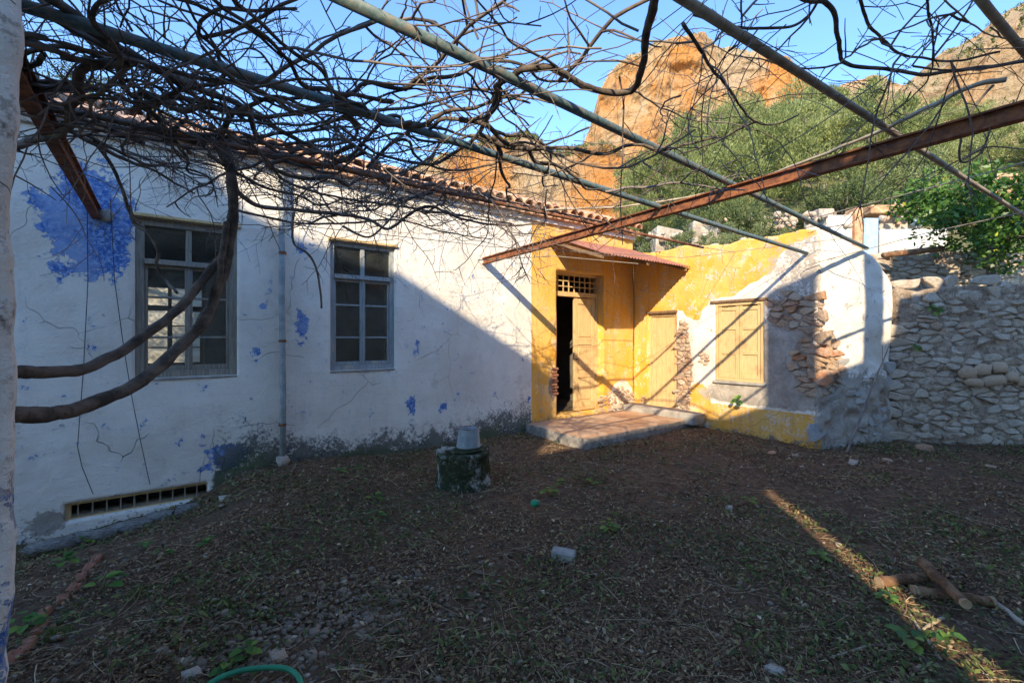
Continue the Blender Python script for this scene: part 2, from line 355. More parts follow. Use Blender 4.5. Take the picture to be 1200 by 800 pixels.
def m_cliff():
    t = NT('orange limestone cliff', .95, .1); p = t.tc.outputs['Object']
    st = t.noise(.05, 6, .65, scale3=(1, 1, .28)); big = t.noise(.018, 4, .55); fine = t.noise(.35, 7, .75); lay = t.noise(.05, 6, .7, scale3=(.35, .35, 2.2))
    c = t.mix(t.ramp(st, .38, .62), (.78, .34, .09), (.72, .52, .30)); c = t.mix(t.ramp(big, .46, .62, 0, .8), c, (.66, .52, .34)); c = t.mix(t.ramp(lay, .52, .66, 0, .45), c, (.42, .33, .23))
    c = t.mix(t.ramp(fine, .57, .74, 0, .6), c, (.26, .18, .11))
    ck = t.voro(.11, 'DISTANCE_TO_EDGE', scale3=(1, 1, .35)); c = t.mix(t.ramp(ck, .0, .04, .6, 0), c, (.22, .13, .08)); c = t.mix(t.ramp(t.noise(1.4, 6, .8), .56, .68, 0, .7), c, (.24, .17, .11)); c = t.mix(t.ramp(t.noise(.9, 5, .8, scale3=(1, 1, .2)), .55, .7, 0, .5), c, (.70, .58, .42))
    g = t.mul(t.attr('veg'), 1.); c = t.mix(t.ramp(t.add(g, t.mul(t.add(fine, -.5), 2.2)), .5, .62), c, t.mix(fine, (.07, .085, .03), (.13, .14, .06)))
    t.bump(t.add(t.add(fine, t.mul(t.noise(1.6, 6, .8), .6)), t.mul(st, 1.2)), 1., 2.6); return t.done(c)
M['cliff'] = m_cliff()
def m_hill():
    t = NT('scrubby hillside', .97, .1); n = t.noise(.5, 6, .7); n2 = t.noise(3, 5, .7)
    c = t.mix(t.ramp(n, .4, .6), (.10, .12, .045), (.20, .17, .09)); c = t.mix(t.ramp(n2, .55, .7), c, (.30, .25, .18)); t.bump(n2, 1., .3); return t.done(c)
M['hill'] = m_hill()
M['far_white'] = m_noise('far whitewash', (.50, .44, .36), (.68, .63, .56), 2, .9, .4, .03)
M['far_ruin'] = m_noise('crumbling ruin wall', (.34, .27, .20), (.56, .48, .38), 3, .95, .8, .06, det=7)
M['ochre_trim'] = m_noise('orange painted trim', (.40, .19, .09), (.58, .36, .20), 6, .9, .2)
M['blue_door'] = m_noise('pale blue shutters', (.27, .42, .55), (.36, .50, .60), 8, .7, .2)

# ------------------------------------------------------------------ walls as solid grids with holes
def lines(a, b, step, extra):
    e = sorted(set([a, b] + [x for x in extra if a < x < b])); out = []
    for p, q in zip(e[:-1], e[1:]):
        n = max(1, int(round((q - p) / step))); out += list(np.linspace(p, q, n + 1)[:-1])
    return np.array(out + [b])
def wall(name, origin, A, OUT, a0, a1, z0, z1, step, thick, holes=(), top=None, disp=None, attrs=None, mat=None, parent=None, cut=None):
    """A: unit direction along the wall, OUT: outward normal. front grid + back grid + rims round every boundary"""
    ex = [h[0] for h in holes] + [h[1] for h in holes]; ez = [h[2] for h in holes] + [h[3] for h in holes]
    xs = lines(a0, a1, step, ex); zs = lines(z0, z1, step, ez); G, H = np.meshgrid(xs, zs, indexing='ij'); nx, nz = G.shape
    gc = (G[:-1, :-1] + G[1:, 1:]) / 2; hc = (H[:-1, :-1] + H[1:, 1:]) / 2; mask = np.ones(gc.shape, bool)
    for (p, q, r, s_) in holes: mask &= ~((gc > p) & (gc < q) & (hc > r) & (hc < s_))
    if cut is not None: mask &= ~cut(gc, hc)
    Z = H.copy()
    if top is not None:
        tp = top(G); zb = max([h[3] for h in holes] + [z0]) if holes else z0
        if holes: zb += .05
        k = np.where(H > zb, (tp - zb) / (z1 - zb), 1.); Z = np.where(H > zb, zb + (H - zb) * k, H)
    d = disp(G, Z) if disp is not None else np.zeros_like(G)
    A = np.array(A, float); OUT = np.array(OUT, float); O = np.array(origin, float)
    Fv = O + G[..., None] * A + Z[..., None] * np.array([0, 0, 1.]) + d[..., None] * OUT
    Bv = O + G[..., None] * A + Z[..., None] * np.array([0, 0, 1.]) - thick * OUT
    idx = np.arange(nx * nz).reshape(nx, nz); n = nx * nz
    right = np.cross(A, [0, 0, 1.]) @ OUT > 0
    q = np.stack([idx[:-1, :-1], idx[1:, :-1], idx[1:, 1:], idx[:-1, 1:]], -1)[mask]
    F = q if right else q[:, ::-1]; Bq = q[:, ::-1] + n if right else q + n
    Q = [F, Bq]; mp = np.pad(mask, 1)
    def rim(c1, c2, v1, v2):
        e = c1 & ~c2; a, b = v1[e], v2[e]
        if len(a):
            r = np.stack([a, b, b + n, a + n], -1); Q.append(r[:, ::-1] if right else r)
    m = mp[1:-1, 1:-1]
    rim(m, mp[1:-1, :-2], idx[:-1, :-1], idx[1:, :-1]); rim(m, mp[1:-1, 2:], idx[1:, 1:], idx[:-1, 1:])
    rim(m, mp[:-2, 1:-1], idx[:-1, 1:], idx[:-1, :-1]); rim(m, mp[2:, 1:-1], idx[1:, :-1], idx[1:, 1:])
    at_ = {}
    for k in ('blue', 'dirt', 'yellow', 'fray', 'bare', 'cement'):
        v = attrs[k](G, Z) if attrs and k in attrs else np.zeros_like(G)
        v = np.broadcast_to(v, G.shape); at_[k] = np.concatenate([v.ravel(), v.ravel()])
    me = mesh_np(name, np.concatenate([Fv.reshape(-1, 3), Bv.reshape(-1, 3)]), np.vstack(Q), attrs=at_)
    return link(name, me, mat, parent)
def blobs(lst):
    """soft ellipses (a, z, ra, rz, strength) -> mask in about 0..1"""
    def f(G, Z):
        r = np.zeros_like(G)
        for (a, z, ra, rz, s_) in lst: r = np.maximum(r, s_ * np.clip(1.25 - np.sqrt(((G - a) / ra) ** 2 + ((Z - z) / rz) ** 2), 0, 1))
        return r
    return f
def bl(px0, px1, py0, py1, pl, s_=1.):      # ellipse from what two picture corners measure on a wall
    a0, z0 = pl(px0, py1); a1, z1 = pl(px1, py0); return ((a0 + a1) / 2, (z0 + z1) / 2, abs(a1 - a0) / 2, abs(z1 - z0) / 2, s_)

def voro_stones(region, sw, sh, inside, origin, A, OUT, mat, parent, name='stone', gap=.012, hh=(.015, .05), lim=290, off=None, jit=.42):
    """irregular interlocking rubble: each stone its own bevelled, tilted block"""
    a0, a1, z0, z1 = region; S = []; row = 0; z = z0
    while z < z1:
        a = a0 + (row % 2) * sw * .5
        while a < a1:
            S.append((a + random.uniform(-jit, jit) * sw, z + random.uniform(-jit, jit) * sh)); a += sw * random.choice((.7, 1, 1, 1.35))
        z += sh * .95; row += 1
    S = np.array(S); K = S / [sw, sh]; cnt = 0; A = np.array(A, float); OUT = np.array(OUT, float); origin = np.array(origin, float)
    for k in RNG.permutation(len(S)):
        if cnt >= lim or not inside(S[k][0], S[k][1]): continue
        c = K[k]; poly = np.array([(-1.1, -1.1), (1.1, -1.1), (1.1, 1.1), (-1.1, 1.1)]) * .95
        for j in np.argsort(((K - c) ** 2).sum(1))[1:12]:
            n = K[j] - c; L2 = (n @ n) / 2; d = poly @ n - L2; out = []
            for i in range(len(poly)):
                p, q, dp, dq = poly[i], poly[(i + 1) % len(poly)], d[i], d[(i + 1) % len(poly)]
                if dp <= 0: out.append(p)
                if dp * dq < 0: out.append(p + (q - p) * dp / (dp - dq))
            poly = np.array(out)
            if len(poly) < 3: break
        if len(poly) < 3: continue
        poly = poly * [sw, sh]; q = np.roll(poly, -1, 0); poly = np.stack([poly * .74 + q * .26, poly * .26 + q * .74], 1).reshape(-1, 2)
        m_ = poly.mean(0); r = poly - m_; Lr = np.linalg.norm(r, axis=1, keepdims=True); r = r * np.clip(1 - gap / Lr, .3, 1) * (1 + RNG.uniform(-.14, .10, (len(r), 1))); n = len(r)
        h = random.uniform(*hh); tl = RNG.normal(0, .18, 2)
        def ring(f, dz): rr = r * f; return [A * p[0] + np.array([0, 0, p[1]]) + OUT * (dz + (rr[i] @ tl if dz > 0 else 0) + (random.uniform(-.12, .12) * h if dz > 0 else 0)) for i, p in enumerate(rr)]
        V = ring(1., -.05) + ring(1., h * .35) + ring(.80, h * .9) + [OUT * h * random.uniform(.9, 1.15)]
        Q = []; T = []; right = np.cross(A, [0, 0, 1.]) @ OUT > 0
        for a in range(2): Q += [(a * n + i, a * n + (i + 1) % n, (a + 1) * n + (i + 1) % n, (a + 1) * n + i) for i in range(n)]
        T = [(2 * n + i, 2 * n + (i + 1) % n, 3 * n) for i in range(n)]
        ar = .5 * np.sum(r[:, 0] * np.roll(r[:, 1], -1) - np.roll(r[:, 0], -1) * r[:, 1]); flip = (ar > 0) != right
        if flip: Q = [f[::-1] for f in Q]; T = [f[::-1] for f in T]
        cc = S[k] + m_; loc = origin + A * cc[0] + np.array([0, 0, cc[1]]) + OUT * (off(cc[0], cc[1]) if off else 0)
        link(name, mesh_np('stone', np.array(V), Q, T, smooth=False), mat, parent, loc=Vector(loc)); cnt += 1
    return cnt
# rounded rubble stones, six shapes shared by every loose and built-in stone
def stone_mesh(seed, rnd=.6):
    g = np.linspace(-1, 1, 3); V = []; idx = {}; Q = []
    for ax in range(3):
        for sg in (-1, 1):
            for i in range(2):
                for j in range(2):
                    f = []
                    for (di, dj) in ((0, 0), (1, 0), (1, 1), (0, 1)):
                        p = [0, 0, 0]; p[ax] = sg; p[(ax + 1) % 3] = g[i + di]; p[(ax + 2) % 3] = g[j + dj]; p = tuple(p)
                        if p not in idx: idx[p] = len(V); V.append(p)
                        f.append(idx[p])
                    Q.append(f if sg > 0 else f[::-1])
    V = np.array(V, float); L = np.linalg.norm(V, axis=1, keepdims=True); V = V * (1 - rnd) + V / L * 1.25 * rnd
    V = V * .8 * (1 + .35 * (RNG.random((len(V), 1)) - .5)) + (RNG.random(V.shape) - .5) * .22
    return mesh_np('stone', V * .5, Q)
STONES = [stone_mesh(k, .45 + .07 * k) for k in range(6)]
STW = [s.copy() for s in STONES]
for s_ in STONES: s_.materials.append(M['stone_grey'])
for s_ in STW: s_.materials.append(M['stone_warm'])
STT = [s.copy() for s in STONES[:3]]
for s_ in STT: s_.materials[0] = M['stone_tan']
def stone(name, lib, p, size, rot, parent):
    return link(name, random.choice(lib), None, parent, loc=Vector(p), rot=rot, scale=size)
def lay_stones(region, rows, wlo, whi, place, lib, parent, inside, keep=1., flat=.06, hvar=.3, name='stone', lim=400):
    a0, a1, z0, z1 = region; z = z0; n = 0
    while z < z1 and n < lim:
        h = rows * random.uniform(1 - hvar, 1 + hvar); a = a0 - random.random() * whi
        while a < a1:
            wd = random.uniform(wlo, whi); c, zc = a + wd / 2, z + h / 2 + random.uniform(-.01, .01)
            if inside(c, zc) and random.random() < keep and n < lim:
                p, rz = place(c, zc); hh = h * random.uniform(.8, 1.08)
                stone(name, lib, p, (wd * 1.08, flat * 2 * random.uniform(.8, 1.3), hh * 1.12), (random.uniform(-.12, .12), random.uniform(-.13, .13), rz + random.uniform(-.1, .1)), parent); n += 1
            a += wd * random.uniform(.96, 1.06)
        z += h * .97
    return n

# =================================================================== THE GROUND
def ground_z(x, y):
    x = np.asarray(x, float); y = np.asarray(y, float)
    z = (fbm(P3(x * .6, y * .6), 3) - .5) * .10
    near = sstep(-2.2, 0, y)
    z = z + near * (-.20 * sstep(-6.9, -7.5, x) + .09 * np.exp(-((x + 6.4) / .7) ** 2)) - .10 * sstep(-7.2, -8.6, x) * sstep(-4, -1, y)
    return z
def build_ground():
    xs = np.arange(-13, 5, .045); ys = np.arange(-11, .1, .045); X, Y = np.meshgrid(xs, ys, indexing='ij')
    Z = ground_z(X, Y) + (fbm(P3(X * 5, Y * 5), 4) - .5) * .05 + (fbm(P3(X * 22, Y * 22), 2) - .5) * .02
    i = np.arange(X.size).reshape(X.shape); Q = np.stack([i[:-1, :-1], i[1:, :-1], i[1:, 1:], i[:-1, 1:]], -1).reshape(-1, 4)
    tag(link('courtyard_ground', mesh_np('courtyard_ground', np.stack([X, Y, Z], -1), Q), M['soil']), kind='structure')
    b = MB(); b.add([(-3000, -3000, -.9), (3000, -3000, -.9), (3000, 3000, -.9), (-3000, 3000, -.9)], [(0, 1, 2, 3)])
    tag(b.build('ground', M['hill']), kind='structure')
build_ground()

# =================================================================== WHITE HOUSE (wall plane y = 0)
house = empty('whitewashed_house', (0, 0, 0), 'long whitewashed old house with blue paint flakes, two tall windows and a tiled roof', 'house')
W1 = (onL(158, 400)[0], onL(278, 400)[0], onL(200, 442)[1], onL(200, 258)[1])
W2 = (onL(387, 400)[0], onL(463, 400)[0], W1[2], W1[3])
D1 = (onL(652, 400)[0], onL(707, 400)[0], .205, onL(678, 319)[1])
BS = (onL(75, 590)[0], onL(243, 570)[0], -.17, .0)
YL = onL(623, 400)[0]
def dL(G, Z): return (fbm(P3(G * .9, Z * .9, 3), 3) - .5) * .05 + (fbm(P3(G * 5, Z * 5, 5), 3) - .5) * .014
blueL = blobs([bl(40, 158, 195, 325, onL, 1.5), bl(95, 160, 240, 330, onL, 1.3), bl(340, 366, 366, 405, onL, .8), bl(343, 370, 278, 308, onL, .7), bl(303, 318, 340, 375, onL, .65), bl(295, 310, 400, 425, onL, .6),
               bl(484, 496, 397, 422, onL, .62), bl(475, 490, 455, 490, onL, .62), bl(510, 527, 465, 485, onL, .6), bl(230, 300, 510, 565, onL, .9), bl(25, 50, 360, 385, onL, .55), bl(80, 100, 512, 528, onL, .55),
               bl(615, 628, 455, 480, onL, .65), bl(330, 345, 520, 545, onL, .7)])
def dirtL(G, Z):
    base = 1.0 - (Z - ground_z(G, -.05)) / (.42 + 1.0 * np.clip(fbm(P3(G * 1.3, 0 * G), 3) - .25, 0, 1))
    base = np.where(G < -7.25, base * .35, base); base = np.where(G > YL, base * .5, base)
    st = .55 * np.exp(-((G + 1.9 - .0) / .03) ** 2) * 0
    return np.clip(base, 0, 1)
attL = dict(blue=blueL, dirt=dirtL, yellow=lambda G, Z: sstep(YL - .02, YL + .02, G) - 1.2 * blobs([bl(712, 744, 440, 492, onL, 1.0)])(G, Z), fray=lambda G, Z: .10 + .35 * sstep(YL + .05, YL + .2, G),
            bare=blobs([bl(641, 656, 432, 474, onL, 1.0)]),
            cement=blobs([bl(20, 90, 585, 640, onL, .9), bl(640, 655, 400, 420, onL, .3)]))
wallL = wall('wall', (0, 0, 0), (1, 0, 0), (0, -1, 0), -10.6, 0.0, -.6, 3.70, .035, .42, [W1, W2, D1, BS], disp=dL, attrs=attL, mat=M['plaster'], parent=house)
# bricks showing in the broken door jamb
for k in range(9):
    z = onL(648, 432)[1] - .055 * k; x = D1[0] - .04 - .03 * (k % 2)
    b = MB(); b.box((-.055, -.03, -.021), (.055, .03, .021), bev=.006); b.jitter(.004, 20)
    b.build('brick', M['brick'], house, loc=(x, -.012, z))
# rooms behind the wall (dark inside, one far window looking out on a sunny terrace)
bw = MB()
RX0, RX1, RY = -10.2, -3.3, 4.0
FW = (-8.22, -7.16, 1.05, 2.55)
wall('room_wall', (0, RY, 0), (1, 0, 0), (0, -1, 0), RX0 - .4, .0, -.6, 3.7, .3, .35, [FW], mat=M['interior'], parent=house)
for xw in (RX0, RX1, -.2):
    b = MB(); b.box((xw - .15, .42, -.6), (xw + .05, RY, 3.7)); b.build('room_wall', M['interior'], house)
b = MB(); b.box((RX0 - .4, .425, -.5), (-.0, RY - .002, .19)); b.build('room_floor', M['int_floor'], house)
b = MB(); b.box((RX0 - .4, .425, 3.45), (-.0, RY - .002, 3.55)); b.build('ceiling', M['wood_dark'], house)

def casement(name, o, A, OUT, a0, a1, z0, z1, mat, parent, label=None, glass=True, back=.06, rows=(.27, .49, .745), outer=.055):
    """outer frame, thick transom rail, centre mullion, glazing bars; eight panes as children"""
    o = np.array(o, float); A = np.array(A, float); OUT = np.array(OUT, float); b = MB()
    Mx = Matrix(((A[0], -OUT[0], 0, o[0]), (A[1], -OUT[1], 0, o[1]), (0, 0, 1, 0), (0, 0, 0, 1)))
    H = z1 - z0; mid = (a0 + a1) / 2
    def bx(p, q, r, s_, d0, d1): b.box((p, d0, r), (q, d1, s_), M=Mx, bev=.004)
    bx(a0, a0 + outer, z0, z1, back - .02, back + .07); bx(a1 - outer, a1, z0, z1, back - .02, back + .07)
    bx(a0 + outer, a1 - outer, z1 - outer, z1, back - .02, back + .07); bx(a0 + outer, a1 - outer, z0, z0 + outer, back - .02, back + .07)
    zt = z1 - H * rows[0]; bx(a0 + outer, a1 - outer, zt - .028, zt + .028, back - .045, back + .065)
    bx(mid - .035, mid + .035, z0 + outer, zt - .028, back - .005, back + .06); bx(mid - .028, mid + .028, zt + .028, z1 - outer, back - .003, back + .055)
    bx(mid - .010, mid + .010, z0 + outer, zt - .03, back - .017, back + .0)
    for sgn in (0, 1):      # leaf stiles and bars
        p, q = (a0 + outer, mid - .035) if sgn == 0 else (mid + .035, a1 - outer)
        bx(p, p + .028, z0 + outer, zt - .028, back + .005, back + .05) if sgn == 0 else bx(q - .028, q, z0 + outer, zt - .028, back + .005, back + .05)
        bx(p, q, z0 + outer, z0 + outer + .05, back + .008, back + .048); bx(p, q, zt - .065, zt - .03, back + .008, back + .048)
        for r in rows[1:]: zr = z1 - H * r; bx(p, q, zr - .012, zr + .012, back + .010, back + .045)
    f = b.build(name, mat, parent)
    if label: f['label'] = label
    if glass:
        cuts = [z1 - outer, zt + .028, None, zt - .065] ; zz = [(zt + .028, z1 - outer)]
        ed = [zt - .065] + [z1 - H * r for r in rows[1:]] + [z0 + outer + .05]
        zz += [(ed[k + 1] + (.012 if k + 1 < len(ed) - 1 else 0), ed[k] - (.012 if k > 0 else 0)) for k in range(len(ed) - 1)]
        for (p, q) in ((a0 + outer + .002, mid - .03), (mid + .03, a1 - outer - .002)):
            for (r, s_) in zz:
                g = MB(); g.box((p, back + .024, r), (q, back + .029, s_), M=Mx); g.build('pane', M['glass'], f)
    return f
w1 = casement('window', (0, 0, 0), (1, 0, 0), (0, -1, 0), *W1, M['wood_brown'], house, 'tall brown framed window crossed by vine stems, daylight showing through', outer=.075)
w2 = casement('window', (0, 0, 0), (1, 0, 0), (0, -1, 0), *W2, M['wood_grey'], house, 'tall blue-grey framed window with dark panes, half in sunlight', outer=.06)
casement('window', (0, RY, 0), (1, 0, 0), (0, -1, 0), *FW, M['wood_brown'], house, 'rear window seen through the room', outer=.06, glass=False)
for (p, q, r, s_) in (W1, W2):
    b = MB(); b.box((p - .03, -.035, s_ + .0), (q + .03, .02, s_ + .035), bev=.006); b.build('window_head', M['wood_cream'], house)
    b = MB(); b.box((p - .0, -.01, r - .03), (q + .0, .05, r - .001), bev=.006); b.build('sill', M['concrete'], house)
# basement grille
b = MB(); p, q, r, s_ = BS
b.box((p + .002, .04, s_ - .03), (q - .002, .10, s_ + .004)); b.box((p + .002, .04, r), (p + .04, .10, s_ - .03)); b.box((p + .04, .05, r), (q - .002, .09, r + .012))
gr = b.build('basement_window', M['wood_cream'], house); tag(gr, 'low barred basement opening at ground level')
for k in range(10):
    x = p + .09 + k * (q - p - .12) / 9.6; b = MB(); b.tube([(x, .065, r + .005), (x, .065, s_ - .025)], .007, 6); b.build('bar', M['iron'], gr)
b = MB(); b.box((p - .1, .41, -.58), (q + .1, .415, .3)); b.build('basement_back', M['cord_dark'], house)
# rain pipe with brackets
xp = onL(329, 400)[0]; b = MB()
b.tube([(xp, -.075, 3.62), (xp, -.075, 2.0), (xp + .012, -.075, .9), (xp + .01, -.075, .08)], .036, 12)
rp = b.build('drainpipe', M['zinc'], house, smooth=True); tag(rp, 'grey rain pipe running down the white wall')
for z in (.55, 1.55, 2.6):
    b = MB(); b.tube([(xp + .006, -.075, z), (xp + .006, -.075, z + .03)], .043, 12); b.box((xp - .008, -.04, z + .004), (xp + .02, .03, z + .024)); b.build('bracket', M['rust'], rp)
# hanging cords on the wall
for lst in ([(103, 235), (104, 330), (99, 430), (92, 522), (97, 545), (110, 577)], [(130, 235), (135, 330), (146, 410), (156, 470), (166, 520), (176, 566)]):
    pts = []
    for (px, py) in lst: x, z = onL(px, py); pts.append((x, -.05, z))
    b = MB(); b.tube(pts, .0035, 4); b.build('cord', M['cord_dark'], house)

# doorway: frame, right leaf, grille over it
fy = .16
fr = MB(); zt = onL(678, 347)[1]; zl = onL(678, 341)[1]
fr.box((D1[0] + .001, fy - .02, .206), (D1[0] + .05, fy + .07, D1[3] - .001)); fr.box((D1[1] - .05, fy - .02, .206), (D1[1] - .001, fy + .07, D1[3] - .001))
fr.box((D1[0] + .05, fy - .03, zt), (D1[1] - .05, fy + .07, zt + .085)); fr.box((D1[0] + .05, fy - .02, D1[3] - .05), (D1[1] - .05, fy + .07, D1[3] - .001))
door = fr.build('door', M['wood_cream'], house); tag(door, 'entrance with one leaf closed and the other missing, dark inside')
g = MB()
for k in range(1, 8): x = D1[0] + .05 + k * (D1[1] - D1[0] - .1) / 8; g.box((x - .008, fy + .01, zt + .085), (x + .008, fy + .03, D1[3] - .05))
for k in (1, 2): z = zt + .085 + k * (D1[3] - .05 - zt - .085) / 3; g.box((D1[0] + .05, fy + .008, z - .008), (D1[1] - .05, fy + .032, z + .008))
g.build('grille', M['wood_cream'], door)
xm = -1.53
lf = MB(); x0, x1, z0, z1 = xm, D1[1] - .055, .225, zt - .006
lf.box((x0, fy + .0, z0), (x0 + .09, fy + .045, z1), bev=.004); lf.box((x1 - .09, fy + .0, z0), (x1, fy + .045, z1), bev=.004)
cuts = [z0, z0 + .62, z0 + 1.22, z1]
for k, z in enumerate((z0, z0 + .62, z0 + 1.25, z1 - .12)): lf.box((x0 + .09, fy + .002, z), (x1 - .09, fy + .043, z + (.16 if k == 0 else .11)))
leaf = lf.build('door_leaf', M['wood_cream'], door)
pn = MB(); pn.box((x0 + .09, fy + .018, z0 + .02), (x1 - .09, fy + .034, z1 - .03)); 
for (a, c) in ((z0 + .20, z0 + .58), (z0 + .77, z0 + 1.21), (z0 + 1.40, z1 - .16)): pn.box((x0 + .12, fy + .006, a), (x1 - .12, fy + .02, c), bev=.008)
pn.build('door_panel', M['wood_cream'], door)
b = MB(); b.lathe([(0, 0), (.014, .0), (.018, .02), (.012, .035), (0, .038)], n=10); h = b.build('handle', M['rust'], door, loc=(x0 + .045, fy, 1.2), rot=(pi / 2, 0, 0)); 

# tiled roof: eave tiles one by one, the slope behind as a corrugated pan layer
def tile_mesh(up=True, L=.42, r0=.095, r1=.08, n=7):
    V = []; 
    for (y, r) in ((0, r0), (L, r1)):
        for t in (0, .014):
            for k in range(n):
                a = pi * k / (n - 1); V.append((cos(a) * (r - t), y, (sin(a) * (r - t)) * (1 if up else -1)))
    Q = []
    for k in range(n - 1): Q += [(k, k + 1, 2 * n + k + 1, 2 * n + k), (n + k + 1, n + k, 3 * n + k, 3 * n + k + 1), (k + 1, k, n + k, n + k + 1), (2 * n + k, 2 * n + k + 1, 3 * n + k + 1, 3 * n + k)]
    return mesh_np('tile', V, Q, smooth=True)
SL = .42; OVH = -.20; ZE = 3.76
roof = MB(); xs = np.arange(-10.7, .05, .04); Vv = []
for (y, dz) in ((OVH + .04, 0), (2.2, 0)):
    Vv += [(x, y, ZE - .005 + (y - OVH) * SL - .05 * abs(sin((x) * pi / .2)) + dz) for x in xs]
n = len(xs); roof.add(Vv, [(k, k + 1, n + k + 1, n + k) for k in range(n - 1)])
roof.add([(-10.7, 2.2, ZE + 2.4 * SL), (.02, 2.2, ZE + 2.4 * SL), (.02, 4.6, ZE), (-10.7, 4.6, ZE)], [(0, 1, 2, 3)])
roof.box((-10.6, OVH + .07, 3.69), (0, .0, 3.73))
rf = roof.build('roof', M['terracotta'], house); 
TU, TD = tile_mesh(True), tile_mesh(False)
TU.materials.append(M['terracotta']); TD.materials.append(M['terracotta'])
ang = math.atan(SL)
for k in range(53):
    x = -10.5 + .2 * k
    for row in range(3):
        link('tile', TU, None, rf, loc=Vector((x + random.uniform(-.015, .015), OVH + row * .33 + random.uniform(-.03, .02), ZE + row * .33 * SL + .03 + random.uniform(-.006, .01))), rot=(ang, 0, random.uniform(-.05, .05)))
    link('tile', TD, None, rf, loc=Vector((x + .1, OVH + .02 + random.uniform(-.02, .02), ZE - .005)), rot=(ang, 0, 0))
# mortar band under the eave tiles
b = MB(); b.box((-10.55, OVH + .15, 3.60), (0, -.03, 3.70), bev=.01); b.build('eave_board', M['far_white'], rf)

# canopy: rusty corrugated sheet over the doorway corner
cz0, cw = onF(810, 313)[1], -onF(810, 313)[0]
nx = 140; Vv = []; xs = np.linspace(-2.35, -.015, nx)
for (y, z) in ((-cw, cz0), (-.02, cz0 + .50)): Vv += [(x, y, z + .012 * sin(x * 2 * pi / .076)) for x in xs]
for (y, z) in ((-cw, cz0 - .004), (-.02, cz0 + .496)): Vv += [(x, y, z + .012 * sin(x * 2 * pi / .076)) for x in xs]
Q = [(k, k + 1, nx + k + 1, nx + k) for k in range(nx - 1)] + [(3 * nx + k, 3 * nx + k + 1, 2 * nx + k + 1, 2 * nx + k) for k in range(nx - 1)] + [(2 * nx + k, 2 * nx + k + 1, k + 1, k) for k in range(nx - 1)]
can = link('canopy', mesh_np('canopy', Vv, Q, smooth=True), M['rust_sheet'], house); tag(can, 'rust red corrugated canopy over the entrance')
for x in (-2.3, -1.2, -.1):
    b = MB(); b.box((x - .025, -cw + .04, cz0 - .07), (x + .025, -.0, cz0 - .02)); b.V[0][:, 2] += np.where(b.V[0][:, 1] > -.3, .46, 0); b.build('rafter', M['wood_dark'], can)
# porch slab
b = MB(); n = 24
bb = MB(); SY = -1.45; 
def slab(x0, x1, y0, y1, z0, z1, mat, edge, parent, name='porch_slab', st=.06):
    xs = lines(x0, x1, st, []); ys = lines(y0, y1, st, []); X, Y = np.meshgrid(xs, ys, indexing='ij')
    e = np.minimum.reduce([X - x0, x1 - X, Y - y0, y1 - Y]); Z = z1 + (fbm(P3(X * 4, Y * 4), 4) - .5) * .03 - .02 * np.clip(1 - e / .05, 0, 1)
    i = np.arange(X.size).reshape(X.shape); V = np.stack([X, Y, Z], -1).reshape(-1, 3); Q = [np.stack([i[:-1, :-1], i[1:, :-1], i[1:, 1:], i[:-1, 1:]], -1).reshape(-1, 4)]
    top = link(name, mesh_np(name, V, Q[0]), mat, parent)
    ring = list(i[:, 0]) + list(i[-1, 1:]) + list(i[::-1, -1][1:]) + list(i[0, ::-1][1:-1]); R = V[ring]; lv = []
    for t in (0, .33, .66, 1.): Rk = R.copy(); Rk[:, 2] = R[:, 2] * (1 - t) + z0 * t; Rk[:, :2] += (fbm(Rk * 9, 3)[:, None] - .5) * .03 * (t > 0); lv.append(Rk)
    m = len(R); k = np.arange(m); QQ = np.vstack([np.stack([a * m + k, a * m + m + k, a * m + m + (k + 1) % m, a * m + (k + 1) % m], -1) for a in range(3)])
    ed = link('slab_edge', mesh_np('slab_edge', np.vstack(lv), QQ), edge, top)
    return top
slab(-2.85, -.03, SY, -.035, -.1, .175, M['slab'], M['slab_edge'], house)

# =================================================================== YELLOW WING (wall plane x = 0, runs toward the camera)
wing = empty('yellow_outbuilding', (0, 0, 0), 'yellow peeling outbuilding wing with boarded door, shuttered window and bare rubble patches', 'house')
D2 = (-onF(792, 400)[0], -onF(760, 400)[0]); D2 = (min(D2), max(D2), .205, onF(775, 367)[1])
W3 = (-onF(838, 400)[0], -onF(895, 400)[0], onF(866, 447)[1], onF(866, 354)[1])
FE = -onF(960, 400)[0]
def oF(px, py): y, z = onF(px, py); return -y, z
def topF(G): return 3.34 - .05 * G + (fbm(P3(G * 2.5, G * 0, 9), 3) - .5) * .16
def dF(G, Z): return (fbm(P3(G, Z, 13), 3) - .5) * .05 + (fbm(P3(G * 6, Z * 6, 5), 3) - .5) * .02 - .03 * bareF(G, Z)
bareF = blobs([bl(788, 812, 365, 500, oF, 1.05), bl(895, 972, 338, 392, oF, 1.15), bl(925, 975, 380, 470, oF, 1.1), bl(812, 838, 400, 440, oF, .45), bl(745, 760, 455, 490, oF, .5)])
def yelF(G, Z):
    # upper coat: boundary descends from the outer corner to the window, a lower coat near the ground
    b0 = np.interp(G, [0, .9, 1.0, 1.45, 1.7, 2.0, 2.6, 2.85, 3.05, 3.4], [-1, -1, 2.05, 2.0, 2.35, 2.35, 2.55, 2.9, 3.12, 3.12])
    up = sstep(b0 - .12, b0 + .12, Z + (fbm(P3(G * 3, Z * 3, 2), 3) - .5) * .5)
    lo1 = blobs([bl(800, 838, 445, 500, oF, 1.2)])(G, Z); lo2 = sstep(.52, .40, Z) * sstep(1.5, 1.8, G)
    return np.maximum.reduce([up, lo1, lo2])
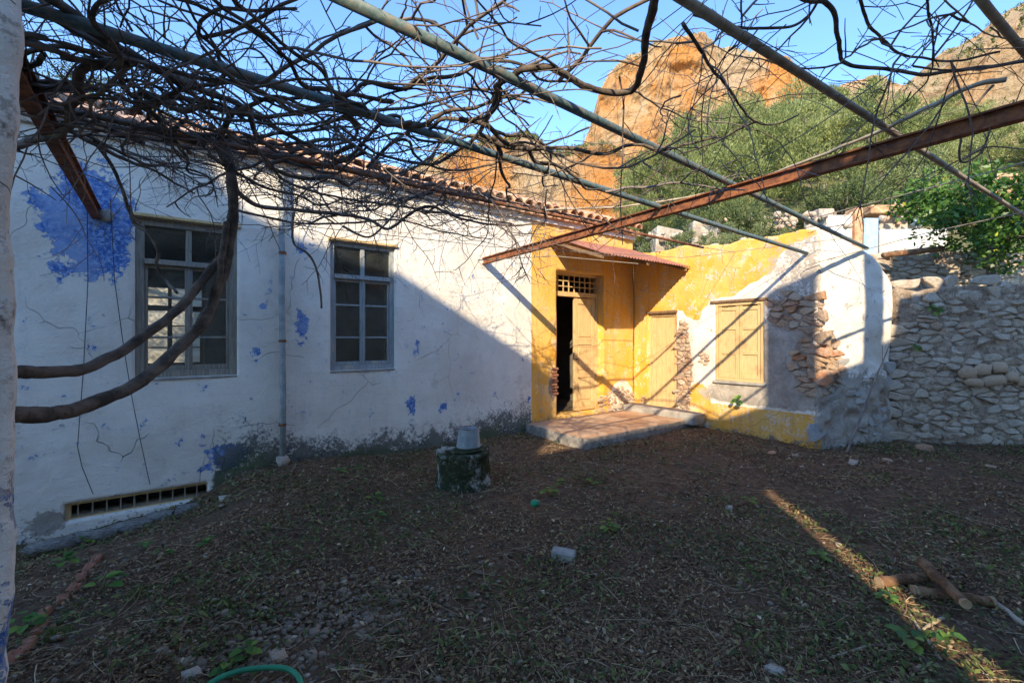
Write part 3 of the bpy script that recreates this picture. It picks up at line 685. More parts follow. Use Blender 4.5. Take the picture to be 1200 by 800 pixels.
attF = dict(yellow=yelF, fray=lambda G, Z: G * 0 + .75, bare=bareF, cement=lambda G, Z: .30 + sstep(.46, .60, Z + .1 * (vnoise(P3(G * 5, Z * 5)) - .5)) * np.maximum(blobs([bl(880, 975, 375, 490, oF, 1.7), bl(830, 960, 450, 486, oF, 1.3)])(G, Z), .25 * sstep(2.3, 3.0, G) * sstep(3.3, 2.9, Z)),
            dirt=lambda G, Z: np.clip(.55 - Z / .35, 0, 1), blue=lambda G, Z: -.1 + 0 * G)
wall('wall', (0, 0, 0), (0, -1, 0), (-1, 0, 0), 0.0, FE, -.5, 3.35, .035, .45, [D2, W3], top=topF, disp=dF, attrs=attF, mat=M['plaster'], parent=wing)
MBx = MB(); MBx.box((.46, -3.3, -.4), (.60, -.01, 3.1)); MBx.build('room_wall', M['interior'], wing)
# exposed rubble, stone by stone
def inF(c, z):
    if D2[0] - .02 < c < D2[1] + .02 and z < D2[3] + .05: return False
    if W3[0] - .02 < c < W3[1] + .03 and W3[2] - .03 < z < W3[3] + .08: return False
    return float(bareF(np.array([c]), np.array([z]))[0]) > .38
fO = ((0, 0, 0), (0, -1, 0), (-1, 0, 0))
dOf = lambda f: (lambda c, z: float(f(np.array([c]), np.array([z]))[0]))
voro_stones((D2[1], 2.0, .2, 2.2), .11, .075, lambda c, z: inF(c, z) and c < 1.9, *fO, M['stone_warm'], wing, hh=(.01, .035), off=dOf(dF), gap=.007)
voro_stones((2.5, FE - .03, .6, 2.6), .17, .105, lambda c, z: inF(c, z) and c > 1.9, *fO, M['stone_warm'], wing, hh=(.012, .05), off=dOf(dF), gap=.009)
voro_stones((.0, .4, .2, .7), .1, .075, inF, *fO, M['stone_warm'], wing, hh=(.01, .03), off=dOf(dF))
# broken plaster patch with rubble on the wall right of the entrance
voro_stones((-.9, -.05, .24, .66), .12, .075, lambda c, z: z < .62 - .25 * abs(c + .45), (0, 0, 0), (1, 0, 0), (0, -1, 0), M['stone_warm'], house, hh=(.008, .03))
# boarded door: planks
b = MB(); a0, a1, z0, z1 = D2
b.box((.03, -a1 + .002, z1 - .06), (.10, -a0 - .002, z1 - .002)); b.box((.03, -a0 - .04, z0), (.10, -a0 - .002, z1 - .06)); b.box((.03, -a1 + .002, z0), (.10, -a1 + .04, z1 - .06))
d2 = b.build('door', M['wood_cream'], wing); tag(d2, 'narrow boarded ochre door in the corner')
for k in range(5):
    wd = (a1 - a0 - .08) / 5; y = -(a0 + .04 + k * wd); b = MB(); b.box((.055 + .004 * (k % 2), y - wd + .004, z0 + .01), (.075 + .004 * (k % 2), y - .001, z1 - .062), bev=.003); b.build('plank', M['wood_cream'], d2)
b = MB(); b.box((-.035, -a1 - .04, z1), (.05, -a0 + .04, z1 + .045)); b.build('lintel', M['wood_dark'], wing)
# shuttered window
b = MB(); a0, a1, z0, z1 = W3
for (p, q, r, s_) in ((a0, a0 + .05, z0, z1), (a1 - .05, a1, z0, z1), (a0 + .05, a1 - .05, z1 - .05, z1), (a0 + .05, a1 - .05, z0, z0 + .05)): b.box((.0, -q + .001, r), (.09, -p - .001, s_ - .001), bev=.004)
w3 = b.build('window', M['wood_cream'], wing); tag(w3, 'window closed by pale ochre three-panel shutters')
mid = (a0 + a1) / 2; H = z1 - z0
for (p, q) in ((a0 + .053, mid - .004), (mid + .004, a1 - .053)):
    b = MB(); b.box((.02, -p - .055, z0 + .052), (.055, -p, z1 - .052), bev=.003); b.box((.02, -q, z0 + .052), (.055, -q + .055, z1 - .052), bev=.003)
    for f in (.052 / H, .34, .655, 1 - .052 / H - .06): b.box((.021, -q + .055, z0 + H * f), (.054, -p - .055, z0 + H * f + .06), bev=.003)
    b.build('shutter', M['wood_cream'], w3)
    for (r, s_) in ((.07, .34), (.38, .655), (.70, .93)):
        b = MB(); b.box((.036, -q + .05, z0 + H * r), (.048, -p - .05, z0 + H * s_)); b.build('shutter_panel', M['wood_cream'], w3)
b = MB(); b.box((-.03, -a1 - .08, z1 + .002), (.06, -a0 + .08, z1 + .05), bev=.008); b.jitter(.006, 8); b.build('lintel', M['wood_dark'], wing)
b = MB(); b.box((-.03, -a1 - .03, z0 - .05), (.06, -a0 + .03, z0 - .002), bev=.008); b.jitter(.006, 8); b.build('sill', M['concrete'], wing)
# pale plaster step by the boarded door
slab(-.42, -.06, -1.62, -.06, .1, .29, M['concrete'], M['concrete'], wing, name='door_step')
# low roofless body behind, ragged top with stones and grass
b = MB(); b.box((.45, -3.2, 2.95), (4.0, -.02, 3.05)); b.build('roof', M['concrete'], wing)
for k in range(34):
    y = -random.uniform(.2, FE); stone('stone', STW if random.random() < .5 else STONES, (random.uniform(.05, .4), y, float(topF(np.array([-y]))[0]) + .01), (random.uniform(.1, .22), random.uniform(.1, .2), random.uniform(.05, .1)), (0, 0, random.uniform(0, 3)), wing)

# =================================================================== WHITE END WALL + STONE WALL (right)
pA = world(4.50, 6.66, 0); pB = world(6.08, 7.10, 0); dirB = (pB - pA); LB = np.linalg.norm(dirB); dirB /= LB; outB = np.cross(dirB, [0, 0, 1.]); outB = outB if outB @ (CAM - pA) > 0 else -outB
def onPlane(px, py, p, nrm, dr): d = ray(px, py); t = ((p - CAM) @ nrm) / (d @ nrm); q = CAM + d * t; return float((q - p)[:2] @ dr[:2]), float(q[2])
oB = lambda px, py: onPlane(px, py, pA, outB, dirB)
ew = empty('white_end_wall', tuple(pA), 'rounded white plaster wall end with grey rubble base at the outbuilding corner', 'wall')
def topB(G): return np.interp(G, [0, .2, .5, .8, 1.05, 1.25, 1.45, LB + .1], [3.24, 3.2, 3.08, 2.96, 2.82, 2.66, 2.44, 2.2]) + (fbm(P3(G * 5, G * 0, 4), 2) - .5) * .06
bareB = blobs([bl(958, 990, 385, 470, oB, 1.1), bl(1032, 1045, 440, 520, oB, .8)])
attB = dict(cement=lambda G, Z: np.clip(.95 - (Z - .9) / .35, 0, 1) * .4 + .31, bare=bareB, blue=lambda G, Z: .0 + .12 * np.clip(1.3 - Z, 0, 1), dirt=lambda G, Z: np.clip(.6 - Z / 1.0, 0, 1) * .7)
def dB(G, Z): return (fbm(P3(G * 1.4, Z * 1.4, 23), 3) - .5) * .12 + (fbm(P3(G * 7, Z * 7, 5), 4) - .5) * (.03 + .13 * sstep(1.5, .9, Z)) - .03 * bareB(G, Z) - .25 * sstep(1.3, 1.75, G) ** 2
wb = wall('wall', pA, dirB, outB, -.02, LB + .12, -.4, 3.26, .035, .5, top=topB, disp=dB, attrs=attB, mat=M['plaster'], parent=ew)
rzB = math.atan2(dirB[1], dirB[0])
voro_stones((0.02, .55, .7, 2.1), .14, .10, lambda c, z: float(bareB(np.array([c]), np.array([z]))[0]) > .38, pA, dirB, outB, M['stone_warm'], ew, off=dOf(dB), hh=(.01, .04))
voro_stones((0.05, 1.7, .0, 1.25), .20, .12, lambda c, z: vnoise(np.array([[c * 4, z * 4, 3.3]]))[0] > .66, pA, dirB, outB, M['stone_blue'], ew, off=dOf(dB), hh=(.0, .015))
pC = world(6.02, 7.12, 0); pD = world(11.5, 6.35, 0); dirC = pD - pC; LC = np.linalg.norm(dirC); dirC /= LC; outC = np.cross(dirC, [0, 0, 1.]); outC = outC if outC @ (CAM - pC) > 0 else -outC
oC = lambda px, py: onPlane(px, py, pC, outC, dirC)
sw = empty('rubble_garden_wall', tuple(pC), 'weathered grey rubble stone garden wall on the right with a nest of loose stones', 'wall')
def topC(G): return 2.36 + .03 * G + (fbm(P3(G * 3, G * 0, 14), 3) - .5) * .14
def dC(G, Z): return (fbm(P3(G * 1.2, Z * 1.8, 43), 3) - .5) * .14 + (fbm(P3(G * 6, Z * 12, 5), 4, True) - .5) * .07
def m_rubble():
    t = NT('rubble and lime mortar', .96, .1); n1 = t.noise(3, 5, .7); n2 = t.noise(16, 6, .75); v = t.voro(7, scale3=(1, 1, 1.9))
    c = t.mix(t.ramp(n1, .38, .62), (.34, .26, .18), (.54, .45, .34)); c = t.mix(t.ramp(n2, .47, .62, 0, .9), c, (.13, .095, .07)); c = t.mix(t.ramp(v, .25, .6, 0, .5), c, (.28, .21, .16))
    t.bump(t.add(n2, t.mul(v, -.5)), .9, .04); return t.done(c)
M['rubble'] = m_rubble()
wall('wall', pC, dirC, outC, 0, LC, -.4, 2.4, .04, .5, top=topC, disp=dC, mat=M['rubble'], parent=sw)
rzC = math.atan2(dirC[1], dirC[0])
hx, hz = oC(1157, 440)
hole = lambda c, z: ((c - hx) / .40) ** 2 + ((z - hz) / .10) ** 2 < 1
voro_stones((.02, 2.5, .0, 2.28), .215, .112, lambda c, z: not hole(c, z) and vnoise(np.array([[c * 3, z * 3.5, 7.3]]))[0] > .30, pC, dirC, outC, M['stone_grey'], sw, off=lambda c, z: dOf(dC)(c, z) - .01, hh=(.002, .05), gap=.011, lim=250)
voro_stones((.02, 2.6, 2.28, 2.44), .22, .12, lambda c, z: random.random() < .6, pC, dirC, outC, M['stone_grey'], sw, off=lambda c, z: dOf(dC)(c, z) - .02, hh=(.0, .04), lim=40)
for (px, py, w_, h_) in ((1131, 436, 24, 16), (1148, 432, 22, 15), (1167, 430, 20, 14), (1137, 447, 26, 12), (1160, 445, 34, 14), (1181, 441, 18, 12), (1197, 446, 26, 14)):
    c, z = oC(px, py); k = 6.9 / 533; q = pC + dirC * c + outC * .05
    stone('round_stone', STT, (q[0], q[1], z), (w_ * k * .86, .10, h_ * k * 1.0), (0, random.uniform(-.2, .2), rzC), sw)

# =================================================================== LEFT NEAR PIER
pp = world(-1.525, 1.34, 0); pr_ = np.array([CR[0], CR[1], 0]); pf = np.array([CF[0], CF[1], 0])
pier = empty('plaster_pier', tuple(pp), 'thick rough white plaster wall end close by at the left edge', 'wall')
def dP(G, Z): return (fbm(P3(G * 3, Z * 3, 3), 4) - .5) * .05 + (fbm(P3(G * 16, Z * 16, 3), 3) - .5) * .012
zs = np.linspace(-.3, 3.6, 200); R = []; 
for z in zs:
    e = .05 * (fbm(np.array([[z * 2.2, 5, 1]]), 4)[0] - .5) + .02 * (fbm(np.array([[z * 14, 3, 1]]), 3)[0] - .5) + (.045 if .75 < z else 0) * 0 - .05 * float(sstep(.9, .3, np.array(z)))
    ring = []
    for (r, f, k) in [(-.9, -.25, 0), (-.5, -.14, .2), (-.3, -.08, .5), (-.15, -.03, .8), (-.05, .0, 1), (-.012, .02, 1), (0, .05, 1), (-.03, .09, 1), (-.10, .13, 1), (-.4, .26, .5), (-.9, .4, 0)]:
        q = pp + pr_ * (r + e * k) + pf * (f + (fbm(np.array([[z * 3, r * 4, 8]]), 3)[0] - .5) * .04); ring.append((q[0], q[1], z))
    R.append(ring)
R = np.array(R); m = R.shape[1]; i = np.arange(R.shape[0] * m).reshape(R.shape[0], m)
Zp = R[:, :, 2]; bp = np.clip(.85 - abs(Zp - .75) / .75, 0, 1) * .62
pa = dict(blue=bp, dirt=Zp * 0, yellow=Zp * 0, fray=Zp * 0, bare=.30 + Zp * 0, cement=Zp * 0 + .38)
link('wall', mesh_np('wall', R, np.stack([i[:-1, :-1], i[:-1, 1:], i[1:, 1:], i[1:, :-1]], -1).reshape(-1, 4), attrs=pa), M['plaster'], pier)

# =================================================================== UNSEEN SHADE PLATES added behind the camera, outlines traced back from the shadows
N0 = 8.0
def cast(pts, name, label, cat, th=.3):
    P = [(a - 1.168 * N0, h + .85 * N0 + 1.6) for (a, h) in pts]; n = len(P); bm_V = [(x, -N0, z) for x, z in P] + [(x - 1.168 * th, -N0 - th, z) for x, z in P]
    me = bpy.data.meshes.new(name); me.from_pydata(bm_V, [], [list(range(n))[::-1], list(range(n, 2 * n))] + [[k, (k + 1) % n, n + (k + 1) % n, n + k] for k in range(n)]); me.update()
    o = link(name, me, M['far_white']); return tag(o, label, cat)
G0 = -8.6
cast([(-14, G0), (-14, 3.4), (-7.5, 2.3), (-7.0, 1.5), (-6.3, 1.22), (-5.1, .94), (-2.71, -.36), (-2.2, -.72), (-2.12, -2.68), (1.93, -2.68), (1.93, -4.6), (1.76, -4.6), (2.30, G0)], 'tall_shade_plate', 'unseen tall pale plate behind the camera, standing in for a house and cut to shade the yard', 'house')  # thin out-of-view plate standing in for a house, edge follows the yard shade
cast([(2.77, G0), (1.934, -4.6), (1.934, -2.9), (3.04, -3.3), (3.04, -1.5), (3.89, -1.85), (3.9, -3.45), (5.09, -3.45), (5.09, -1.2), (5.64, -1.2), (5.64, -3.3), (5.95, -3.3), (6.1, -2.7), (6.9, -2.9), (7.3, -2.6), (7.6, -1.9), (7.8, -1.0), (9.0, -1.2), (9.2, -3.0), (12, -3.0), (12, G0)], 'stepped_shade_plate', 'unseen stepped pale plate behind the camera, cut to shade the right side beside a narrow gap', 'house')  # added out of view; steps, upright and gap edge shaped to block the sun

# =================================================================== PERGOLA
perg = empty('pergola', (0, 0, 0), 'old metal vine pergola of rusty beams and teal pipes over the yard', 'pergola')
def ibeam(p, q, w_=.075, h_=.11, t=.012):
    p = np.array(p); q = np.array(q); L = np.linalg.norm(q - p); d = (q - p) / L; s_ = np.cross(d, [0, 0, 1]); s_ /= np.linalg.norm(s_); u = np.cross(s_, d)
    b = MB(); Mx = Matrix((( d[0], s_[0], u[0], p[0]), (d[1], s_[1], u[1], p[1]), (d[2], s_[2], u[2], p[2]), (0, 0, 0, 1)))
    b.box((0, -w_ / 2, -h_ / 2), (L, w_ / 2, -h_ / 2 + t), M=Mx); b.box((0, -w_ / 2, h_ / 2 - t), (L, w_ / 2, h_ / 2), M=Mx); b.box((0, -t / 2, -h_ / 2 + t), (L, t / 2, h_ / 2 - t), M=Mx)
    return b
HB = 2.83
q0 = onL(567, 306)
b = ibeam((q0[0], .1, q0[1]), onZ(1260, 113, 2.86), .07, .10); bm1 = b.build('beam', M['rust'], perg); tag(bm1, 'long rusty steel beam reaching out from above the entrance')
x2, z2 = onL(113, 250)
b = ibeam((x2, .1, z2), onZ(-30, -10, 2.88), .07, .12); bm2 = b.build('beam', M['rust'], perg); tag(bm2, 'rusty beam ending in the blue patch of the white wall')
b = MB(); b.lathe([(0, -.02), (.05, -.02), (.065, .01), (.03, .03), (0, .03)], n=12); b.jitter(.02, 12); b.build('mortar_lump', M['concrete'], house, loc=(x2 + .07, -.02, z2 - .01), rot=(pi / 2, 0, 0), smooth=True)
def pipe(pa, pb, r, mat, label=None, mid=None, n=10):
    b = MB(); pts = [np.array(pa), np.array(pb)] if mid is None else [np.array(pa), np.array(mid), np.array(pb)]
    P = []; 
    for a_, b_ in zip(pts[:-1], pts[1:]): P += [a_ + (b_ - a_) * t for t in np.linspace(0, 1, 9)[:-1]]
    P.append(pts[-1]); P = np.array(P); P[1:-1] += (RNG.random((len(P) - 2, 3)) - .5) * .008
    b.tube(P, r, n); o = b.build('pipe', mat, perg, smooth=True)
    if label: o['label'] = label
    return o
HP = 2.92
def ph(px, py): return onZ(px, py, HP)
pipe(ph(-20, -8), (-.02, onF(946, 297)[0], onF(946, 297)[1]), .026, M['pipe'], 'teal painted pipe ending at the yellow wall top')
e = pB.copy(); e = at(1016, 291, 6.85)
pipe(ph(370, -16), e, .027, M['pipe'], 'thickest grey teal pipe reaching the white wall end')
pipe(ph(780, -14), onZ(1230, 272, 3.15), .021, M['pipe_pale'], 'pale bare pipe crossing above the rusty beam')
pipe(onZ(30, 119, HP), onZ(824, 290, HP - .05), .017, M['rust'], 'thin rusty pipe close to the white house')
pipe(ph(1140, -12), onZ(1260, 132, HP), .017, M['pipe_pale'])
def wire(pts, r=.0035, mat='wire'):
    b = MB(); b.tube(pts, r, 5); return b.build('wire', M[mat], perg)
wire([at(943, 258, 6.9), at(1060, 228, 5.6), at(1140, 207, 4.9), at(1230, 182, 4.3)], .007, 'pipe_pale')
wire([at(945, 311, 6.7), at(1090, 272, 5.8), at(1230, 242, 4.8)], .006, 'pipe_pale')
wire([at(820, 289, 6.1), (-.01, onF(862, 296)[0], onF(862, 296)[1])], .004)
wire([at(560, 288, 5.5), at(800, 302, 6.5), at(1000, 278, 6.5)], .004)
wire([at(560, 305, 5.4), at(650, 300, 6.3), at(748, 309, 7.2)], .006, 'cane_pale')
wire([at(330, 262, 4.7), at(560, 287, 5.6)], .004)
wire([ph(700, 95), ph(760, 62), ph(840, -10)], .002)

# =================================================================== GRAPEVINE
vine = empty('grapevine', tuple(at(16, 470, 2.4) * np.array([1, 1, 0])), 'old leafless grapevine with two thick stems climbing from the left onto the pergola', 'vine')
vine2 = empty('grapevine', tuple(ph(1000, 60)), 'bare grapevine canes tangled over the pergola at the upper right', 'vine')
def curve(P, n=8):        # Catmull-Rom through measured points
    P = [np.array(p, float) for p in P]; P = [2 * P[0] - P[1]] + P + [2 * P[-1] - P[-2]]; out = []
    for k in range(1, len(P) - 2):
        for t in np.linspace(0, 1, n, endpoint=False):
            a, b_, c, d = P[k - 1], P[k], P[k + 1], P[k + 2]
            out.append(.5 * ((2 * b_) + (c - a) * t + (2 * a - 5 * b_ + 4 * c - d) * t * t + (3 * b_ - a - 3 * c + d) * t ** 3))
    out.append(P[-2]); return np.array(out)
def gnarl(C, amp): return C + np.stack([fbm(np.c_[C * 7 + 13 * k], 3) - .5 for k in range(3)], -1) * 2 * amp
ANCH = []; ANCH2 = []
def branch(C, r0, r1, par=None, mat='bark', n=9, name='branch', rough=.12, anchor=True, amp=.012):
    C = gnarl(np.array(C), amp); r = np.linspace(r0, r1, len(C)) * (1 + rough * 2 * (fbm(C * 14, 2) - .5)); b = MB(); b.tube(C, r, n)
    if r0 > .012:
        V = b.V[0]; m_ = len(C) * n; th = np.tile(np.arange(n) * 2 * pi / n, len(C)); sl_ = np.repeat(np.arange(len(C)) * .35, n); k_ = 1 + .42 * (fbm(P3(np.cos(th) * 2.2, np.sin(th) * 2.2, sl_), 3) - .5); ctr = np.repeat(C, n, 0); V[:m_] = ctr + (V[:m_] - ctr) * k_[:, None]
    if anchor: (ANCH2 if par is vine2 else ANCH).extend(list(C))
    return b.build(name, M[mat], par or vine, smooth=True)
def tr(lst, dep): return curve([at(px, py, d) for (px, py), d in zip(lst, dep)])
def hz(lst, z=2.95, zs=None): return curve([onZ(px, py, z if zs is None else zs[k]) for k, (px, py) in enumerate(lst)])
s1 = tr([(-4, 434), (20, 436), (60, 436), (110, 428), (160, 400), (205, 365), (238, 328), (262, 300)], [1.9, 2.0, 2.2, 2.4, 2.6, 2.8, 2.95, 3.05])
branch(s1, .030, .026, name='stem', anchor=False, n=14)['label'] = 'upper thick stem sweeping up from the left edge'
s2 = tr([(-4, 486), (16, 486), (60, 484), (110, 472), (160, 450), (205, 412), (240, 372), (260, 325), (270, 280), (273, 235), (268, 195), (255, 168)], [1.8, 1.85, 2.1, 2.35, 2.55, 2.8, 2.95, 3.05, 3.1, 3.1, 3.1, 3.1])
branch(s2, .036, .033, name='stem', anchor=False, rough=.2, n=14)['label'] = 'lower thickest stem rising past the first window'
branch(tr([(240, 372), (255, 330), (262, 290), (266, 260)], [2.98, 3.0, 3.02, 3.05]), .022, .02, anchor=False)
branch(hz([(133, 40), (140, 85), (150, 108), (165, 118), (185, 140), (205, 160)]), .016, .013)
branch(hz([(20, 66), (40, 58), (70, 54), (100, 60), (125, 70), (145, 88)]), .013, .010)
branch(hz([(125, 76), (98, 80), (92, 95), (95, 112), (82, 124), (80, 145), (68, 158), (45, 163), (20, 172)], zs=[2.9, 2.9, 2.88, 2.85, 2.82, 2.8, 2.8, 2.8, 2.8]), .022, .024, rough=.25)
branch(hz([(55, -5), (95, 25), (130, 50), (170, 72), (205, 92), (240, 108), (275, 120), (305, 140), (350, 165), (400, 190)]), .021, .014)
branch(hz([(255, 168), (262, 150), (275, 130), (290, 128), (296, 148), (310, 168), (350, 190), (380, 192), (410, 186)]), .020, .010, rough=.25)
branch(hz([(205, 158), (230, 160), (255, 168), (290, 175), (330, 188), (370, 196), (400, 190), (430, 178)], z=2.92), .018, .009)
branch(hz([(20, 120), (60, 128), (120, 138), (170, 150), (205, 160), (240, 170)], z=2.9), .017, .018)
branch(hz([(268, 215), (300, 240), (345, 246), (385, 250), (430, 256), (455, 268), (478, 252), (505, 242), (540, 256), (590, 264), (635, 262)], z=2.82), .021, .010, rough=.2)
branch(hz([(270, 245), (300, 252), (350, 262), (400, 262), (470, 258), (520, 272), (575, 280)], z=2.78), .014, .006)
branch(tr([(344, 250), (342, 275), (346, 288), (360, 297), (370, 312), (375, 338), (377, 362)], [4.6] * 7), .013, .010, anchor=False)['label'] = 'broken branch hanging free before the white wall'
branch(tr([(402, 265), (430, 278), (452, 262), (470, 240)], [4.8, 4.8, 4.9, 4.9]), .013, .008)
branch(tr([(150, 240), (158, 262), (175, 275), (186, 295), (184, 312), (195, 330), (208, 343)], [3.2] * 6 + [2.95]), .014, .009, anchor=False)
branch(tr([(110, 165), (125, 185), (140, 215), (150, 245), (165, 262)], [3., 3.05, 3.1, 3.15, 3.2]), .012, .010)
branch(hz([(600, 90), (585, 98), (582, 115), (570, 140), (555, 163), (530, 180), (508, 192), (480, 190), (440, 178), (400, 150)], z=2.93), .016, .009)
branch(hz([(600, 90), (612, 82), (640, 79), (656, 84), (675, 95), (700, 106), (728, 108), (744, 102), (752, 82), (755, 50), (762, 20), (772, -8)]), .016, .018)
branch(hz([(658, 84), (640, 70), (600, 50), (585, 32), (556, -4)]), .007, .004, n=6)
branch(hz([(430, 195), (460, 168), (478, 165), (485, 180), (500, 192), (540, 200), (600, 185), (640, 170), (690, 150)]), .013, .006)
branch(hz([(400, 190), (420, 175), (450, 140), (470, 138), (480, 160)]), .012, .01)
branch(hz([(300, 175), (340, 215), (400, 232), (460, 240), (520, 250), (600, 262)], z=2.86), .012, .007)
branch(hz([(20, 95), (60, 100), (110, 105), (160, 95), (210, 118), (250, 150)]), .009, .006)
branch(hz([(250, 165), (300, 160), (370, 150), (430, 120), (480, 105), (520, 108)]), .010, .004)
rs = random.Random(5)
for k in range(48):      # gnarled older arms wandering along the eave side of the pergola
    px = rs.uniform(20, 600); py = 100 + px * .2 + rs.uniform(-70, 40); p = onZ(px, py, 2.92); p[1] = min(p[1], -.35); a = rs.choice([0, pi]) + rs.uniform(-1.1, 1.1); P = [p]
    for j in range(rs.randint(5, 10)): a += rs.uniform(-.75, .75); q = P[-1] + np.array([cos(a) * .17, sin(a) * .17, rs.uniform(-.06, .05)]); q[1] = min(q[1], -.2); P.append(q)
    branch(curve(P, 5), rs.uniform(.010, .018), .006, rough=.25, amp=.02, n=7)
# right vine
branch(hz([(935, -10), (950, 3), (965, 5), (978, 22), (984, 45), (985, 68), (1000, 78), (1040, 82), (1080, 86), (1120, 83), (1160, 78), (1215, 68)], z=2.98), .010, .009, vine2)
branch(hz([(812, 18), (850, 28), (880, 33), (920, 34), (945, 22), (960, -4)], z=2.98), .007, .005, vine2)
branch(hz([(800, 28), (820, 55), (832, 78), (850, 98), (868, 124), (885, 142), (908, 146), (935, 136)], z=2.97), .009, .005, vine2)
branch(hz([(885, 142), (850, 160), (825, 172), (790, 182)], z=2.97), .008, .005, vine2)
branch(hz([(1004, -8), (1015, 25), (1040, 50), (1062, 66), (1120, 70), (1170, 60)], z=2.98), .007, .005, vine2)
branch(hz([(1086, -8), (1093, 45), (1092, 80), (1075, 108), (1045, 135)], z=2.98), .005, .003, vine2, n=6)
branch(hz([(870, -6), (866, 40), (840, 80), (825, 110), (822, 150), (824, 195)], z=2.98), .004, .003, vine2, n=6)
branch(hz([(1180, 92), (1130, 105), (1060, 140), (1036, 152), (980, 175), (900, 205), (820, 228), (730, 242), (640, 246)], z=2.98), .013, .010, vine2, 'cane_pale', n=7)['label'] = 'long pale cane lying across the pipes'
branch(tr([(1165, 100), (1140, 130), (1125, 160), (1128, 190), (1150, 178), (1162, 150)], [2.9] * 6), .008, .005, vine2, n=6)
branch(hz([(1100, -5), (1130, 20), (1160, 40), (1215, 52)], z=2.98), .004, .003, vine2, 'cane_pale', n=6)

def grow(p, d, L, r, n, wob, grav, target, out, depth):
    """one cane: wandering polyline with knuckled kinks; side twigs recursively"""
    pts = [p]; st = L / n; d = d / np.linalg.norm(d)
    for k in range(n):
        d = d + RNG.normal(0, wob, 3) + ((-1) ** k * .10 * np.cross(d, [0, 0, 1.]) if depth == 0 else 0) + np.array([0, 0, grav]); 
        hz_ = target - pts[-1][2]; d[2] += .10 * np.clip(hz_, -1, 1) if depth == 0 else 0
        d /= np.linalg.norm(d); q = pts[-1] + d * st
        if q[1] > -.10 and q[2] < 3.7: q[1] = -.10 - random.random() * .05; d[1] = -abs(d[1])
        if q[2] > 2.75 and q[0] > -.3 and q[1] > -3.3 : q[0] = -.35; d[0] = -abs(d[0])
        if q[2] < 2.12 and k > 2: break
        pts.append(q)
    n = len(pts) - 1
    if n < 2: return
    pts = np.array(pts); out.append((pts, np.linspace(r, max(r * .45, .0013), n + 1), 5 if r > .005 else 4 if r > .003 else 3))
    if depth < 2:
        for k in range(1, n):
            if RNG.random() < (.55 if depth == 0 else .30):
                t = pts[k] - pts[k - 1]; t /= np.linalg.norm(t); s_ = np.cross(t, RNG.normal(0, 1, 3)); s_ /= np.linalg.norm(s_) + 1e-6
                dd = t * .55 + s_ * .9 + np.array([0, 0, .12]); l_ = min(.55, L * RNG.uniform(.06, .30)) * (1 if depth == 0 else .8)
                grow(pts[k], dd, l_, r * .58, max(3, int(l_ / .045)), wob * 1.05, grav * .6, target, out, depth + 1)
def twigs(anch, n, par, zone, Lr=(.4, 1.3), droop=0.02):
    out = []; A = np.array(anch)
    for _ in range(n):
        z = random.choices(zone, weights=[q[4] for q in zone])[0]; px, py = random.uniform(z[0], z[1]), random.uniform(z[2], z[3])
        t = onZ(px, py, 2.92)
        if t[1] > -.15: t = t + (np.array([t[0], -.3, 2.9]) - t) * np.array([0, 1, 0])
        k = np.argmin(((A - t) ** 2).sum(1) + RNG.random(len(A)) * .15); p = A[k] if RNG.random() < (.85 if par is vine2 else .4) else t + np.array([0, 0, RNG.normal(0, .06)]); on = bool((p == A[k]).all())
        a = RNG.uniform(0, 2 * pi); L = RNG.uniform(*Lr); d = np.array([cos(a), sin(a), RNG.uniform(-.25, .35)])
        if RNG.random() < z[5]: d[2] -= 1.0 
        if RNG.random() < .22: d[2] += 1.1; L *= .6
        grow(p, d, L, RNG.choice([.004, .0055, .007, .0095, .012], p=[.25, .25, .22, .16, .12]) if on and par is vine else RNG.choice([.003, .004, .0055]), max(5, int(L / .075)), .125, -.012 if RNG.random() < .6 else .012, 2.92 if d[2] > -.6 else 2.0, out, 0)
    return out
def emit(out, par, name='twigs', chunks=1):
    for c in range(2):
        b = MB()
        for (p, r, n) in (out[0::3] if c else [q for k, q in enumerate(out) if k % 3]): b.tube(p, r, n, cap=False)
        o = b.build(name, M['bark_grey' if c else 'bark_thin'], par, smooth=True); o['kind'] = 'stuff'
zoneL = [(20, 280, 80, 180, 6.5, .04), (20, 350, 20, 120, 2.6, .1), (250, 480, 150, 240, 5, .06), (330, 620, 210, 262, 5, .08), (380, 640, 90, 220, 2.0, .1), (550, 760, 30, 200, 1.8, .12), (600, 760, 240, 285, 1.3, .3), (250, 560, 245, 270, 1.0, .35), (30, 200, 200, 240, .35, .7)]
tw = twigs(ANCH, 325, vine, zoneL, (.6, 2.0)); emit(tw, vine)
zoneR = [(780, 1200, 0, 90, 3, .25), (1000, 1220, 40, 170, 1.6, .3), (760, 900, 40, 190, 1.0, .25)]
tw2 = twigs(ANCH2, 54, vine2, zoneR, (.4, 1.2)); emit(tw2, vine2)
print('twigs', len(tw), len(tw2))

